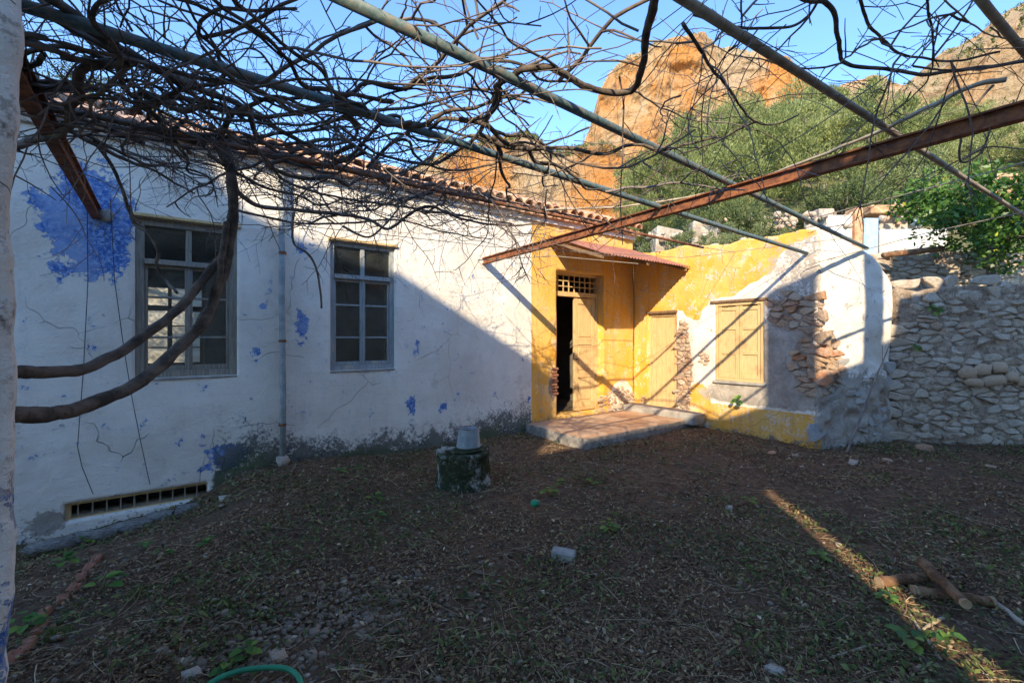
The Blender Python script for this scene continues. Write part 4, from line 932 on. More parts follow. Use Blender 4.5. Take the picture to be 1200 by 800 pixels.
# =================================================================== FOLIAGE
def leaf_cloud(n, centres, rad, ll, lw, up=.3, seed=0, fold=True, tonez=0.):
    r = np.random.default_rng(seed); C = np.array(centres); k = r.integers(0, len(C), n)
    v = r.normal(0, 1, (n, 3)); v /= np.linalg.norm(v, axis=1, keepdims=True); rr = r.random((n, 1)) ** .45
    p = C[k][:, :3] + v * rr * (C[k][:, 3:4] if C.shape[1] > 3 else rad) * np.array([1, 1, .8])
    d = v * .8 + r.normal(0, .6, (n, 3)) + np.array([0, 0, up]); d /= np.linalg.norm(d, axis=1, keepdims=True)
    s_ = np.cross(d, r.normal(0, 1, (n, 3))); s_ /= np.linalg.norm(s_, axis=1, keepdims=True)
    L = ll * r.uniform(.6, 1.3, (n, 1)); W_ = lw * r.uniform(.7, 1.3, (n, 1))
    V = np.stack([p, p + d * L * .5 + s_ * W_ * .5, p + d * L, p + d * L * .5 - s_ * W_ * .5], 1).reshape(-1, 3)
    i = np.arange(n)[:, None] * 4; tone = np.clip(r.normal(.45, .22, n) + .18 * (vnoise(C[k][:, :3] * 1.7 + 50) - .5), 0, 1)
    return V, i + np.array([[0, 1, 2, 3]]), np.repeat(tone, 4)
def make_tree(name, H, R, nleaf, ll, lw, mat, seed, ncl=40, clr=.32, trunk=.25, squash=.75, up=.3):
    """trunk with limbs reaching each leaf clump; returns two meshes, base at the origin"""
    r = np.random.default_rng(seed); cl = []
    while len(cl) < ncl:
        v = r.normal(0, 1, 3); v /= np.linalg.norm(v); q = v * (r.random() ** .4) * R * np.array([1, 1, squash]) * (1 + .3 * (vnoise(np.array([v * 2 + 9]))[0] - .5)); q[2] += H - R * squash
        if q[2] > H * .12: cl.append(list(q) + [R * clr * r.uniform(.55, 1.2)])
    V, Q, T = leaf_cloud(nleaf, cl, 1, ll, lw, up, seed)
    cm = mesh_np('crown', V, Q, attrs=dict(tone=T), smooth=False); cm.materials.append(mat)
    b = MB(); th = H - R * squash * 1.2; th = max(th, H * .2); b.tube(curve([(0, 0, -.3), (.04 * H, .02 * H, th * .5), (0, 0, th)], 4), np.linspace(trunk, trunk * .7, 9), 8)
    for c in cl[:max(12, ncl // 2)]:
        m_ = np.array(c[:3]) * .5 + np.array([0, 0, th]) * .5 + r.normal(0, .05 * R, 3); b.tube(curve([(0, 0, th * .9), m_, c[:3]], 4), np.linspace(trunk * .35, trunk * .06, 9), 5, cap=False)
    tm = mesh_np('trunk', np.vstack(b.V), np.vstack(b.Q), np.vstack(b.T) if b.T else None); tm.materials.append(M['trunk'])
    return tm, cm
def plant_tree(kind, loc, sc_, rz, name, label, cat='tree', group=None):
    t = empty(name, tuple(loc), label, cat, group); t.rotation_euler = (0, 0, rz); t.scale = (sc_, sc_, sc_ * random.uniform(.9, 1.12))
    link('trunk', kind[0], None, t, loc=(0, 0, 0), keep=True); link('crown', kind[1], None, t, loc=(0, 0, 0), keep=True); return t

# hillside: rises behind the buildings (X, Y below are metres right of and away from the camera)
def hill_z(X, Y):
    ramp = np.interp(Y, [9, 13, 18, 30, 48, 80, 120], [1.5, 3.2, 5.0, 10.6, 19.0, 29.0, 44.0])
    side = sstep(-.02, .45, X / np.maximum(Y, 1)); return -.8 + (ramp + .8) * side + (fbm(P3(X * .12, Y * .12), 4) - .5) * .12 * Y * side
xs = np.linspace(-20, 200, 170); ys = 9.8 + (np.linspace(0, 1, 110) ** 1.8) * 125; Xg, Yg = np.meshgrid(xs, ys, indexing='ij'); Xg = Xg * (Yg / 70)
Zg = hill_z(Xg, Yg); V = np.stack([CAM[0] + Xg * CR[0] + Yg * CF[0], CAM[1] + Xg * CR[1] + Yg * CF[1], Zg], -1)
i = np.arange(Xg.size).reshape(Xg.shape); tag(link('hillside', mesh_np('hillside', V, np.stack([i[:-1, :-1], i[1:, :-1], i[1:, 1:], i[:-1, 1:]], -1).reshape(-1, 4)), M['hill']), kind='structure')
# keep the hill off the yard: everything nearer than the terrace is below the walls

OL = [make_tree('olive', 4.6, 2.3, 17000, .17, .034, M['scrub'], 11 + k, 60, .20, .16, .95, 1.3) for k in range(3)]
OB = [make_tree('olive', 3.0, 1.9, 12000, .14, .04, M['olive'], 31 + k, 42, .24, .14, .75, .6) for k in range(2)]
spots = []
for (px, Y, sc_, kd) in [(700, 25, .6, 1), (735, 24, .8, 0), (775, 27, 1.05, 0), (808, 20, 1.1, 0), (838, 31, 1.5, 0), (880, 24, 1.35, 0), (915, 34, 1.8, 0), (958, 27, 1.6, 0), (985, 38, 1.8, 0), (990, 19.5, 1.05, 1), (1025, 29, 1.6, 0), (1052, 40, 1.7, 0),
                         (1062, 22, 1.1, 1), (1095, 32, 1.4, 0), (1120, 24, 1.0, 1), (1150, 36, 1.3, 0), (1215, 33, 1.3, 0), (1240, 24, 1.0, 1), (655, 30, 1.0, 1), (900, 46, 1.5, 0), (1000, 50, 1.5, 0), (820, 44, 1.7, 0), (760, 42, 1.5, 0), (1085, 50, 1.7, 0), (620, 22, .7, 1), (960, 42, 1.7, 0), (860, 38, 1.6, 0), (1130, 46, 1.6, 0), (772, 13.2, .42, 1), (812, 13.5, .38, 1), (850, 13.3, .4, 1), (905, 13.6, .42, 1), (945, 13.3, .40, 1), (790, 14.8, .6, 1), (832, 15.2, .7, 1), (872, 14.9, .6, 1), (1040, 13.2, .3, 1), (1078, 13.0, .36, 1)]:
    X = (px - 600) / 533 * Y; z = float(hill_z(np.array([X]), np.array([Y]))[0]); kind = random.choice(OL if kd == 0 else OB)
    lab = 'tall light green scrub tree in the mass on the hillside below the cliff' if kd == 0 else 'low rounded dark olive bush on the slope behind the yellow outbuilding'
    lab = {772: 'small olive bush just above the right end of the rusty canopy', 812: 'small olive bush above the boarded door, over the yellow wall top', 850: 'small olive bush above the shuttered window, over the yellow wall top', 905: 'olive bush in the rubble above the outer end of the yellow wall',
           945: 'little bush against the ruined house, left of its white wall', 1040: 'little bush in front of the ruined house beside its blue door', 1078: 'little bush between the ruined house and the citrus tree', 1240: 'bush at the far right edge, behind the citrus tree'}.get(px, lab)
    plant_tree(kind, world(X, Y, z - .2), sc_, random.uniform(0, 6), 'scrub_tree' if kd == 0 else 'olive_bush', lab, 'tree' if kd == 0 else 'bush', 'scrub trees on the hillside' if kd == 0 else 'olive bushes on the slope')
# olive tree behind the white house, left
kt = make_tree('olive', 7.2, 2.3, 26000, .10, .022, M['olive'], 77, 60, .27, .2, .9, .2)
x_, z_ = 0, 0
p = at(105, 120, 9.5); plant_tree(kt, (p[0], p[1], -.3), 1.0, .5, 'olive_tree', 'tall silvery olive tree behind the white house at far left')
p = at(30, 120, 8.2); plant_tree(kt, (p[0], p[1], -.6), .92, 2.5, 'olive_tree', 'dark olive tree at the left picture edge beside the pier, behind the roof')
# citrus tree
ct = make_tree('citrus', 2.3, 1.30, 8000, .105, .05, M['citrus'], 5, 44, .26, .07, .72, .1)
p = at(1165, 300, 8.6); plant_tree(ct, (p[0], p[1], 2.3), 1.12, 0, 'citrus_tree', 'glossy green citrus tree above the rubble wall at right')

# =================================================================== TERRACE WALL, RUIN AND HOUSE BEHIND
tA = world(5.6, 9.3, 0); tB = world(14.5, 8.9, 0); dT = tB - tA; LT = np.linalg.norm(dT); dT /= LT; oT = np.cross(dT, [0, 0, 1.]); oT = oT if oT @ (CAM - tA) > 0 else -oT
tw_ = empty('terrace_wall', tuple(tA), 'upper grey dry-stone terrace wall behind the rubble wall, under the citrus', 'wall')
wall('wall', tA, dT, oT, 0, LT, -.4, 3.35, .07, .5, top=lambda G: 3.30 + (fbm(P3(G * 2, G * 0, 44), 3) - .5) * .2, disp=lambda G, Z: (fbm(P3(G * 4, Z * 10, 5), 4, True) - .5) * .12, mat=M['rubble'], parent=tw_)
rzT = math.atan2(dT[1], dT[0])
voro_stones((.1, 4.5, 1.9, 3.28), .30, .10, lambda c, z: True, tA, dT, oT, M['stone_grey'], tw_, off=lambda c, z: .02, hh=(.01, .07), lim=220)
b = MB(); b.tube([at(1035, 299, 8.6), at(1072, 295, 8.7), at(1105, 291, 8.8)], [.05, .06, .05], 8); tag(b.build('log', M['log'], None, smooth=True), 'weathered brown beam lying on top of the grey terrace wall', 'log')

far = empty('ruined_house', tuple(world(9.5, 13, 3)), 'crumbling white house with orange trim and pale blue door beyond the terrace', 'house')
def fbox(px0, px1, py0, py1, Y, dy, mat, name, par=far, jit=.05):
    p = at(px0, py1, Y); q = at(px1, py0, Y); w_ = (px1 - px0) / FPX * Y; b = MB()
    n = 7; Mx = Matrix(((CR[0], CF[0], 0, p[0]), (CR[1], CF[1], 0, p[1]), (0, 0, 1, 0), (0, 0, 0, 1)))
    b.box((0, 0, p[2]), (w_, dy, q[2]), M=Mx, bev=.03); b.jitter(jit, 1.5) if jit else None; return b.build(name, mat, par)
for (a, c, y0, y1, Y, dy, m_, nm) in [(968, 1000, 252, 300, 13.2, .5, 'far_white', 'wall'), (1003, 1012, 243, 300, 13.1, .5, 'ochre_trim', 'pillar'), (1013, 1030, 256, 300, 13.3, .3, 'blue_door', 'door'), (1031, 1110, 268, 303, 13.4, .6, 'far_white', 'wall'),
                                      (1020, 1058, 240, 250, 13.8, 1.0, 'ochre_trim', 'lintel'), (1031, 1075, 248, 270, 14.2, .6, 'far_ruin', 'wall'), (1060, 1085, 246, 268, 14.6, .8, 'far_ruin', 'wall'), (960, 978, 244, 262, 14.5, .8, 'far_ruin', 'wall')]:
    fbox(a, c, y0, y1, Y, dy, M[m_], nm)
rr = empty('ruined_terrace', tuple(world(6, 14.5, 3)), 'broken white retaining wall and rubble under the olives behind the yellow outbuilding', 'ruin')
for (a, c, y0, y1, Y) in [(770, 800, 266, 284, 14.4), (812, 846, 258, 276, 14.6), (893, 922, 252, 268, 14.8)]: fbox(a, c, y0, y1 + 20, Y, .5, M['far_ruin'], 'wall', rr, .25)
RH = True
fbox(1072, 1084, 252, 263, 13.9, .2, M['blue_door'], 'window')
def rubble_heap(px0, px1, py0, py1, Y, n, par, sz=(.2, .5)):
    for k in range(n):
        p = at(random.uniform(px0, px1), random.uniform(py0, py1), Y + random.uniform(-.4, .4)); s_ = random.uniform(*sz); stone('stone', random.choice((STW, STONES)), p, (s_, s_ * .8, s_ * .7), (random.random(), random.random(), random.random() * 3), par)
rubble_heap(760, 950, 256, 282, 14.3, 24, rr, (.10, .30)); rubble_heap(905, 1000, 250, 268, 13.5, 60, far, (.10, .28)); rubble_heap(1030, 1090, 238, 262, 14.0, 50, far, (.1, .26))
br = empty('brick_shed', tuple(world(16, 15, 4)), 'small orange brick shed with tiled edge above the citrus tree at right', 'building')
fbox(1163, 1192, 207, 232, 15, 1.2, M['ochre_trim'], 'wall', br); fbox(1160, 1196, 203, 208, 14.95, 1.4, M['terracotta'], 'roof', br, .02)
# sunny terrace wall behind the white house, seen through the windows
b = MB(); b.box((-13, 8.6, -1), (2, 9.0, 3.1)); b.jitter(.05, 1); tag(b.build('rear_terrace_wall', M['far_white']), 'sunlit cream wall seen through the first window of the white house', 'wall')

# =================================================================== CLIFFS
def cliff(name, D, sil, base_y, thick, amp, seed, nc=260, nr=150, talus=.4):
    """rock massif: steep weathered face above a scree apron, top and back included; sil = measured skyline"""
    px = np.linspace(sil[0][0], sil[-1][0], nc); sy = np.interp(px, [s_[0] for s_ in sil], [s_[1] for s_ in sil]); X = (px - CX) / FPX * D
    top = (CY - sy) / FPX * D + (fbm(P3(X * .25, X * 0, seed), 4) - .5) * D * .022; bot = (CY - base_y) / FPX * D
    v = np.concatenate([np.linspace(0, 1, nr), np.linspace(1.02, 1.6, 14)]); Vg, Xg2 = np.meshgrid(v, X); tg = np.minimum(Vg, 1)
    Z = bot + (top[:, None] - bot) * tg; Z = Z - np.clip(Vg - 1, 0, 1) * (top[:, None] - bot) * .6
    Yd = D + np.where(tg < talus, -(talus - tg) / talus * thick * 1.6, 0) + tg * thick * .45 + np.clip(Vg - 1, 0, 1) * thick * 6
    P = P3(Xg2, Z, seed)
    k = D / 150.; n1 = fbm(P * np.array([.035, .016, 1]) / k, 4, True); n2 = fbm(P * np.array([.16, .10, 1]) / k, 5, True); n3 = fbm(P * np.array([.05, .35, 1]) / k, 3)
    ed = np.clip((1.0 - tg) / .05, .25, 1) 
    Yd = Yd - ((n1 - .5) * amp * 2.6 + (n2 - .5) * amp * 1.2 + (n3 - .5) * amp * .5) * ed
    # ledges gather scrub
    veg = np.clip((talus + .10 - tg) / .12, 0, .85) - .12 + .30 * sstep(.97, 1.0, tg)
    Wd = np.stack([CAM[0] + Xg2 * CR[0] + Yd * CF[0], CAM[1] + Xg2 * CR[1] + Yd * CF[1], Z + 1.6], -1)
    i = np.arange(Wd.shape[0] * Wd.shape[1]).reshape(Wd.shape[:2]); Q = np.stack([i[:-1, :-1], i[1:, :-1], i[1:, 1:], i[:-1, 1:]], -1).reshape(-1, 4)
    pk = np.argwhere((tg > .9) & (Vg <= 1.0) | ((tg > .2) & (tg < talus + .25) & (Vg <= 1))); w_ = RNG.random(len(pk)) * np.where(tg[pk[:, 0], pk[:, 1]] > .9, .35, 1.); pk = pk[np.argsort(w_)[:520]]; SCR.extend([list(Wd[a, b]) + [RNG.uniform(.5, 1.6) * D / 150] for a, b in pk])
    tag(link(name, mesh_np(name, Wd, Q, attrs=dict(veg=np.clip(veg, 0, 1)), smooth=False), M['cliff']), kind='structure')
SCR = []
cliff('cliff', 190, [(560, 330), (640, 190), (690, 152), (703, 118), (710, 85), (722, 62), (745, 42), (770, 27), (790, 18), (812, 12), (832, 8), (848, 20), (870, 28), (895, 27), (930, 33), (955, 41), (966, 55), (976, 70), (1005, 78), (1040, 68), (1060, 62), (1075, 76), (1100, 84), (1130, 100), (1200, 120)], 330, 40, 9, 3.3, nc=460, nr=240, talus=.35)
cliff('cliff', 130, [(380, 300), (430, 222), (480, 186), (520, 166), (550, 151), (585, 144), (608, 137), (630, 139), (640, 156), (660, 161), (690, 152), (715, 148), (760, 190), (830, 230)], 330, 25, 6, 8.3, nc=300, nr=150, talus=.15)
cliff('cliff', 120, [(1075, 130), (1092, 92), (1112, 66), (1132, 50), (1160, 26), (1200, 4), (1260, -40), (1330, -60), (1450, -60)], 330, 30, 6, 5.3, nc=300, nr=200, talus=.45)

V, Q, T = leaf_cloud(52000, SCR, 1, .55, .30, .4, 9); tag(link('cliff_scrub', mesh_np('cliff_scrub', V, Q, None, dict(tone=T), smooth=False), M['olive']), 'scrub growing on the cliff ledges and top', 'scrub', kind='stuff')

# =================================================================== YARD THINGS
def gz(x, y): return float(ground_z(np.array([x]), np.array([y]))[0])
pw = onZ(542, 572, 0)
wp = empty('well_block', (pw[0], pw[1], gz(pw[0], pw[1])), 'squat mossy concrete cistern block with flat lid in the yard', 'cistern')
wc = np.array([pw[0] + .1, pw[1] + .15, 0]); b = MB(); prof = [(.31, -.05), (.30, .03), (.285, .06), (.28, .31), (.292, .33), (.292, .36), (.28, .372), (0, .375)]
pr2 = []
for a_, c_ in zip(prof[:-1], prof[1:]): pr2 += [(a_[0] + (c_[0] - a_[0]) * t, a_[1] + (c_[1] - a_[1]) * t) for t in np.linspace(0, 1, 5)[:-1]]
pr2.append(prof[-1]); b.lathe(pr2, wc, 28); V = b.V[0]; a_ = np.arctan2(V[:, 1] - wc[1], V[:, 0] - wc[0]); k = 1 + .06 * np.abs(np.cos(a_ * 2)) ** 3; V[:, 0] = wc[0] + (V[:, 0] - wc[0]) * k; V[:, 1] = wc[1] + (V[:, 1] - wc[1]) * k; b.jitter(.024, 11)
b.build('block', M['mossy'], wp, smooth=True)
b = MB(); b.lathe([(.0, .372), (.24, .377), (.25, .39), (.24, .40), (0, .402)], wc, 24); b.jitter(.006, 9); b.build('lid', M['mossy'], wp, smooth=True)
bc = at(549, 516, float((wc - CAM)[:2] @ CF)); bk = empty('bucket', (bc[0], bc[1], .40), 'dented zinc bucket upside down on the mossy block', 'bucket')
b = MB(); b.lathe([(.130, .402), (.138, .405), (.134, .415), (.108, .598), (.110, .606), (.101, .606), (.098, .575), (0, .57)], (bc[0], bc[1], 0), 22); b.jitter(.010, 9); b.build('shell', M['zinc'], bk, smooth=True)
b = MB(); th = np.linspace(0, 2 * pi, 20); b.tube(np.stack([bc[0] + .106 * np.cos(th), bc[1] + .106 * np.sin(th), .607 + 0 * th], -1), .005, 5, cap=False); b.build('rim', M['rust'], bk, smooth=True)

# sprinkler head / garden tap
p = onZ(627, 612, 0); g0 = gz(p[0], p[1]); h = .19
st = empty('garden_stake', (p[0], p[1], g0), 'short wooden stake with round green plastic cap standing in the soil', 'stake')
b = MB(); b.tube([(p[0], p[1], g0 - .05), (p[0] + .005, p[1], g0 + h)], .012, 7); b.build('post', M['log'], st)
b = MB(); b.lathe([(0, -.02), (.03, -.018), (.042, 0), (.038, .02), (.02, .034), (0, .036)], (p[0], p[1], g0 + h), 12); b.build('cap', M['green_plastic'], st, smooth=True)
# cut stone block
def rock_thing(px, py, size, label, mat=None, rz=None, name='loose_stone', lib=STONES, cat='stone', group=None, zoff=.25, rx=0):
    p = onZ(px, py, 0); o = link(name, random.choice(lib), None, None, loc=(p[0], p[1], gz(p[0], p[1]) + size[2] * zoff), rot=(rx, 0, random.uniform(0, 3) if rz is None else rz), scale=size); tag(o, label, cat, group); return o
p = onZ(660, 652, 0); b = MB(); b.box((-.085, -.045, 0), (.085, .045, .075), bev=.01); b.jitter(.008, 9); tag(b.build('cut_stone', M['concrete'], None, loc=(p[0], p[1], gz(p[0], p[1])), rot=(.1, .05, -.95)), 'small pale broken building block lying alone mid-yard', 'stone')
rock_thing(855, 596, (.12, .07, .06), 'small grey stone on the soil between the pale block and the sunny strip')
for (px, py, s_, l) in [(1000, 543, (.28, .12, .05), 'flat pale stone slab lying before the yellow corner'), (1083, 528, (.24, .16, .14), 'tan boulder at the foot of the rubble wall'), (1040, 540, (.15, .1, .05), 'small flat stone between the slab and tan boulder'),
                       (1160, 548, (.13, .09, .05), 'lone grey stone right of the tan boulder'), (905, 533, (.16, .1, .05), 'reddish stone beneath the shuttered window'), (932, 536, (.10, .08, .05), 'smaller red stone nearest the yellow corner'), (332, 553, (.16, .12, .16), 'upright pale stone beside the foot of the rain pipe'),
                       (262, 700 - 120, (.12, .1, .06), 'pale stone by the right end of the basement opening'), (908, 790, (.1, .08, .04), 'dusty stone at the bottom edge right of centre'), (225, 796, (.09, .07, .06), 'angular grey stone by the green hose end')]:
    rock_thing(px, py, s_, l, lib=STW if ('tan' in l or 'red' in l) else STONES)
rock_thing(325, 770, (.12, .09, .05), 'reddish flat stone among the cobbles beside the hose', lib=STW)
# ledge stones below the basement window
lg = empty('stone_ledge', tuple(onZ(170, 612, 0)), 'rough grey stone ledge below the basement opening', 'ledge')
for k, (px, py, w_) in enumerate([(112, 621, .34), (152, 611, .36), (192, 600, .34), (228, 590, .3), (60, 632, .34)]):
    p = onZ(px, py, -.15); o_ = link('stone', STONES[k].copy(), None, lg, loc=Vector((p[0], p[1], -.20)), rot=(0, 0, .02 * k), scale=(w_ * 1.15, .2, .13)); o_.data.materials[0] = M['ledge']
# dead forked branch leaning on the white end wall
P0 = at(992, 523, 6.35); P0[2] = 0; P1 = at(1034, 424, 6.75); P2_ = at(1043, 402, 6.8); b = MB(); b.tube(gnarl(curve([P0, (P0 + P1) / 2, P1, P2_]), .01), np.linspace(.016, .007, 25), 6); b.tube(gnarl(curve([P1, at(1034, 405, 6.75)]), .004), .006, 5)
tag(b.build('leaning_branch', M['bark_grey'], None, smooth=True), 'dead forked grey branch leaning on the white end wall', 'branch')
# row of bricks on edge, and a half brick
_d = onZ(112, 633, 0) - onZ(14, 768, 0); BA = math.atan2(_d[1], _d[0])
for k, (px, py) in enumerate([(112, 633), (104, 648), (94, 664), (86, 680), (74, 692), (50, 712), (46, 730), (30, 752), (14, 768)]):
    p = onZ(px, py + 6, 0); b = MB(); b.box((-.06, -.03, -.05), (.06, .03, .018), bev=.008); b.jitter(.006, 10)
    lab = ['first brick of the buried edging row, nearest the wall', 'second brick from the wall in the edging row', 'third brick from the wall in the edging row', 'fourth brick from the wall in the edging row', 'middle brick of the edging row, beside a weed', 'fourth brick from the front end of the edging row', 'third brick from the front end of the edging row', 'second brick from the front end of the edging row', 'last brick of the edging row, beside the white pier'][k]
    tag(b.build('brick', M['brick'], None, loc=(p[0], p[1], gz(p[0], p[1]) + .01), rot=(random.uniform(-.3, .3), random.uniform(-.15, .15), BA + random.uniform(-.2, .2))), lab, 'brick', 'bricks of the buried edging row')
p = onZ(166, 632, 0); b = MB(); b.box((-.08, -.06, 0), (.08, .06, .08), bev=.008); b.jitter(.008, 10); tag(b.build('broken_brick', M['slab'], None, loc=(p[0], p[1], gz(p[0], p[1]) - .1), rot=(.1, .1, .6)), 'broken hollow brick end beside the stone ledge', 'brick')
# hose
pts = [onZ(px, py - 3, .05) for (px, py) in [(215, 830), (250, 801), (280, 789), (310, 785), (335, 786), (348, 794), (353, 806), (352, 830)]]
b = MB(); b.tube(curve(pts), .012, 9); tag(b.build('garden_hose', M['hose'], None, smooth=True), 'green garden hose looping in at the bottom edge', 'hose')
# logs
def log(p0, p1, r, label, taper=.9, mat='log'):
    a_, c_ = onZ(*p0, r), onZ(*p1, r); 
    a_[2] += gz(a_[0], a_[1]); c_[2] += gz(c_[0], c_[1]); t = empty('log', tuple(a_), label, 'log'); C = np.array([a_ + (c_ - a_) * s_ for s_ in np.linspace(0, 1, 9)]); C[1:-1] += RNG.normal(0, r * .12, (7, 3))
    b = MB(); b.tube(C, r * np.linspace(1, taper, 9) * (1 + RNG.normal(0, .05, 9)), 10, cap=False); b.build('bark', M[mat], t, smooth=True)
    for q, rr in ((C[0], r), (C[-1], r * taper)):
        d = (C[-1] - C[0]) / np.linalg.norm(C[-1] - C[0]) * (1 if q is C[-1] else -1); b = MB(); b.tube([q - d * .02, q + d * .004], rr * .99, 10); b.build('cut_end', M['cut'], t)
    return t
log((1030, 684), (1086, 679), .034, 'sawn orange-brown log with pale cut end lying at the sunny strip')
log((1070, 694), (1160, 706), .034, 'brown log lying flat under the crossing log', .8)
t = log((1080, 674), (1130, 722), .034, 'grey-tan log resting across the other two', .8); t.location.z += .07
log((1160, 704), (1215, 742), .018, 'thin pale stick running off from the logs to the right edge', .7, 'cane_pale')
for (a_, c_, r, l) in [((1060, 712), (1102, 772), .008, 'long thin dry stick along the sunny strip edge'), ((975, 770), (1060, 752), .006, 'thin dry twig left of the strip near the bottom'), ((1083, 738), (1105, 724), .010, 'short forked stick below the logs')]:
    P0, P1 = onZ(*a_, .02), onZ(*c_, .02); b = MB(); b.tube(gnarl(curve([P0, (P0 + P1) / 2 + RNG.normal(0, .02, 3) * [1, 1, 0], P1]), .01), r, 6); tag(b.build('stick', M['drytwig'] if 0 else M['cane_pale'], None, smooth=True), l, 'stick')

# broadleaf weeds
def weed_mesh(n, seed, s_=1.):
    r = np.random.default_rng(seed); V = []; Q = []; T = []; tone = []
    for k in range(n):
        a = r.uniform(0, 2 * pi); l = s_ * r.uniform(.05, .10); h = s_ * r.uniform(.03, .11); rad = s_ * r.uniform(.01, .07); c = np.array([cos(a) * rad, sin(a) * rad, h]); d = np.array([cos(a), sin(a), r.uniform(-.25, .25)]); s2 = np.array([-sin(a), cos(a), r.uniform(-.2, .2)]); w_ = l * r.uniform(.7, .95)
        b0 = len(V); pts = [(0, 0, 0), (.1, .42, .10), (.5, .5, .12), (.85, .25, .03), (1, 0, -.08), (.85, -.25, .03), (.5, -.5, .12), (.1, -.42, .10), (.5, 0, 0)]
        V += [tuple(c + d * l * p + s2 * w_ * q + np.array([0, 0, z * l])) for p, q, z in pts]; T += [(b0 + 8, b0 + j, b0 + (j + 1) % 8) for j in range(8)]; tone += [r.random()] * 9
        b0 = len(V); V += [(0, 0, -.02), (.003, 0, -.02), tuple(c + [.003, 0, 0]), tuple(c)]; Q += [(b0, b0 + 1, b0 + 2, b0 + 3)]; tone += [.3] * 4
    m = mesh_np('weed', V, Q, T, dict(tone=tone), smooth=True); m.materials.append(M['weed']); return m
WD = [weed_mesh(6, 1), weed_mesh(9, 2), weed_mesh(5, 3), weed_mesh(12, 4)]
wl = [(1065, 762, 1.0, 1, 'bright broad-leaved weed in shade left of the sunny strip near the bottom'), (1112, 757, .8, 0, 'sunlit broad-leaved weed in the strip below the logs'), (1040, 708, .7, 3, 'small weed tuft left of the log with the pale cut end'), (960, 660, .8, 1, 'feathery weed left of the sunny strip'),
      (437, 588, .9, 0, 'small bright weed left of the mossy block'), (440, 608, .9, 2, 'blue-green weed just below the bright one left of the mossy block'), (400, 562, .8, 1, 'weed against the white wall between the rain pipe and the block'), (420, 558, .7, 2, 'small weed right beside the wall foot weed'), (645, 580, 1.0, 1, 'weed standing just behind the green-capped stake'), (695, 568, .9, 0, 'yellow-green weed right of the capped stake'),
      (656, 566, .8, 0, 'upper weed of the pair near the capped stake'), (714, 620, .9, 3, 'weed between pale block and the yellow wall'), (880, 590, .8, 1, 'weed beside the small grey stone'), (100, 605, 1.1, 1, 'weed growing in front of the basement opening'), (118, 690, 1.1, 0, 'large-leaved weed right of the brick row'), (75, 645, 1.0, 3, 'low weed left of the brick row top'),
      (288, 772, .8, 1, 'round-leaved weed beside the hose'), (270, 787, .7, 0, 'dark weed at the hose end'), (170, 636, .8, 2, 'weed right of the broken hollow brick'), (190, 652, .7, 2, 'tiny weed below the broken brick'), (865, 470, .8, 0, ''), (1100, 395, 0, 0, ''), (243, 640, .7, 0, 'weed below the right end of the ledge'), (1118, 623, .6, 2, 'blue-green leaf sprout far right in the yard'), (30, 735, .9, 3, 'weed squeezed between pier and bricks')]
for (px, py, s_, k, l) in wl:
    if not l: continue
    p = onZ(px, py, 0); o = link('weed', WD[k], None, None, loc=(p[0], p[1], gz(p[0], p[1]) + .01), rot=(0, 0, random.uniform(0, 6)), scale=(s_ * .8,) * 3); tag(o, l, 'weed', 'broad-leaved weeds in the yard')
# small plants on the walls
c, z = oF(868, 470); tag(link('weed', WD[1], None, None, loc=(-.06, -c, z), rot=(0, -1.2, 0), scale=(.9, .9, .9)), 'little green plant sprouting below the shuttered window', 'plant')
for (px, py, l, s_) in [(1092, 365, 'green tuft on the upper part of the rubble wall', .85), (1071, 408, 'smaller green tuft at the joint of white wall and rubble wall', .55)]:
    c, z = oC(px, py); q = pC + dirC * c + outC * .03; tag(link('wall_plant', WD[3], None, None, loc=(q[0], q[1], z), rot=(1.0, 0, rzC), scale=(s_,) * 3), l, 'plant')
# grass tufts along the broken wall top
r = np.random.default_rng(3); n = 1500; y = -r.uniform(.3, FE, n) ; cl_ = (vnoise(P3(y * 3, y * 0)) > .45); y = y[cl_]; n = len(y); x = r.uniform(.02, .4, n); z = topF(-y); a = r.uniform(0, 2 * pi, n); L = r.uniform(.04, .13, n)
V = np.stack([np.stack([x, y, z], -1), np.stack([x + .006, y + .004, z], -1), np.stack([x + np.cos(a) * .04, y + np.sin(a) * .04, z + L], -1)], 1).reshape(-1, 3)
g = link('grass', mesh_np('grass', V, None, np.arange(3 * n).reshape(-1, 3), dict(tone=np.repeat(r.random(n), 3))), M['cover']); tag(g, 'thin grass along the top of the yellow wall', 'grass', kind='stuff')

# ------------------------------------------------------------------ litter, twigs, pebbles, ground cover: nobody could count them
def scatter(n, seed, ymin=-1, pw=1.6):
    r = np.random.default_rng(seed); X = []; 
    Y = np.where(r.random(n * 2) < .62, 1.45 * (7.5 / 1.45) ** r.random(n * 2), np.sqrt(r.uniform(2.1, 75, n * 2))); X = r.uniform(-1.18, 1.18, n * 2) * Y; P = np.stack([CAM[0] + X * CR[0] + Y * CF[0], CAM[1] + X * CR[1] + Y * CF[1]], -1)
    ok = (P[:, 1] < -.05) & (P[:, 0] < 3.5)
    ok &= ~((P[:, 0] > -2.9) & (P[:, 1] > SY - .02) & (P[:, 0] < 0)) & ~((P[:, 0] > -.05) & (P[:, 1] > -FE)); rel = P - pA[:2]; ok &= ((rel @ outB[:2]) > .03) | (P[:, 0] < -.2)
    rel = P - pC[:2]; ok &= ((rel @ outC[:2]) > .05) | ((rel @ dirC[:2]) < 0)
    P = P[ok][:n]; return r, P, Y[ok][:n]
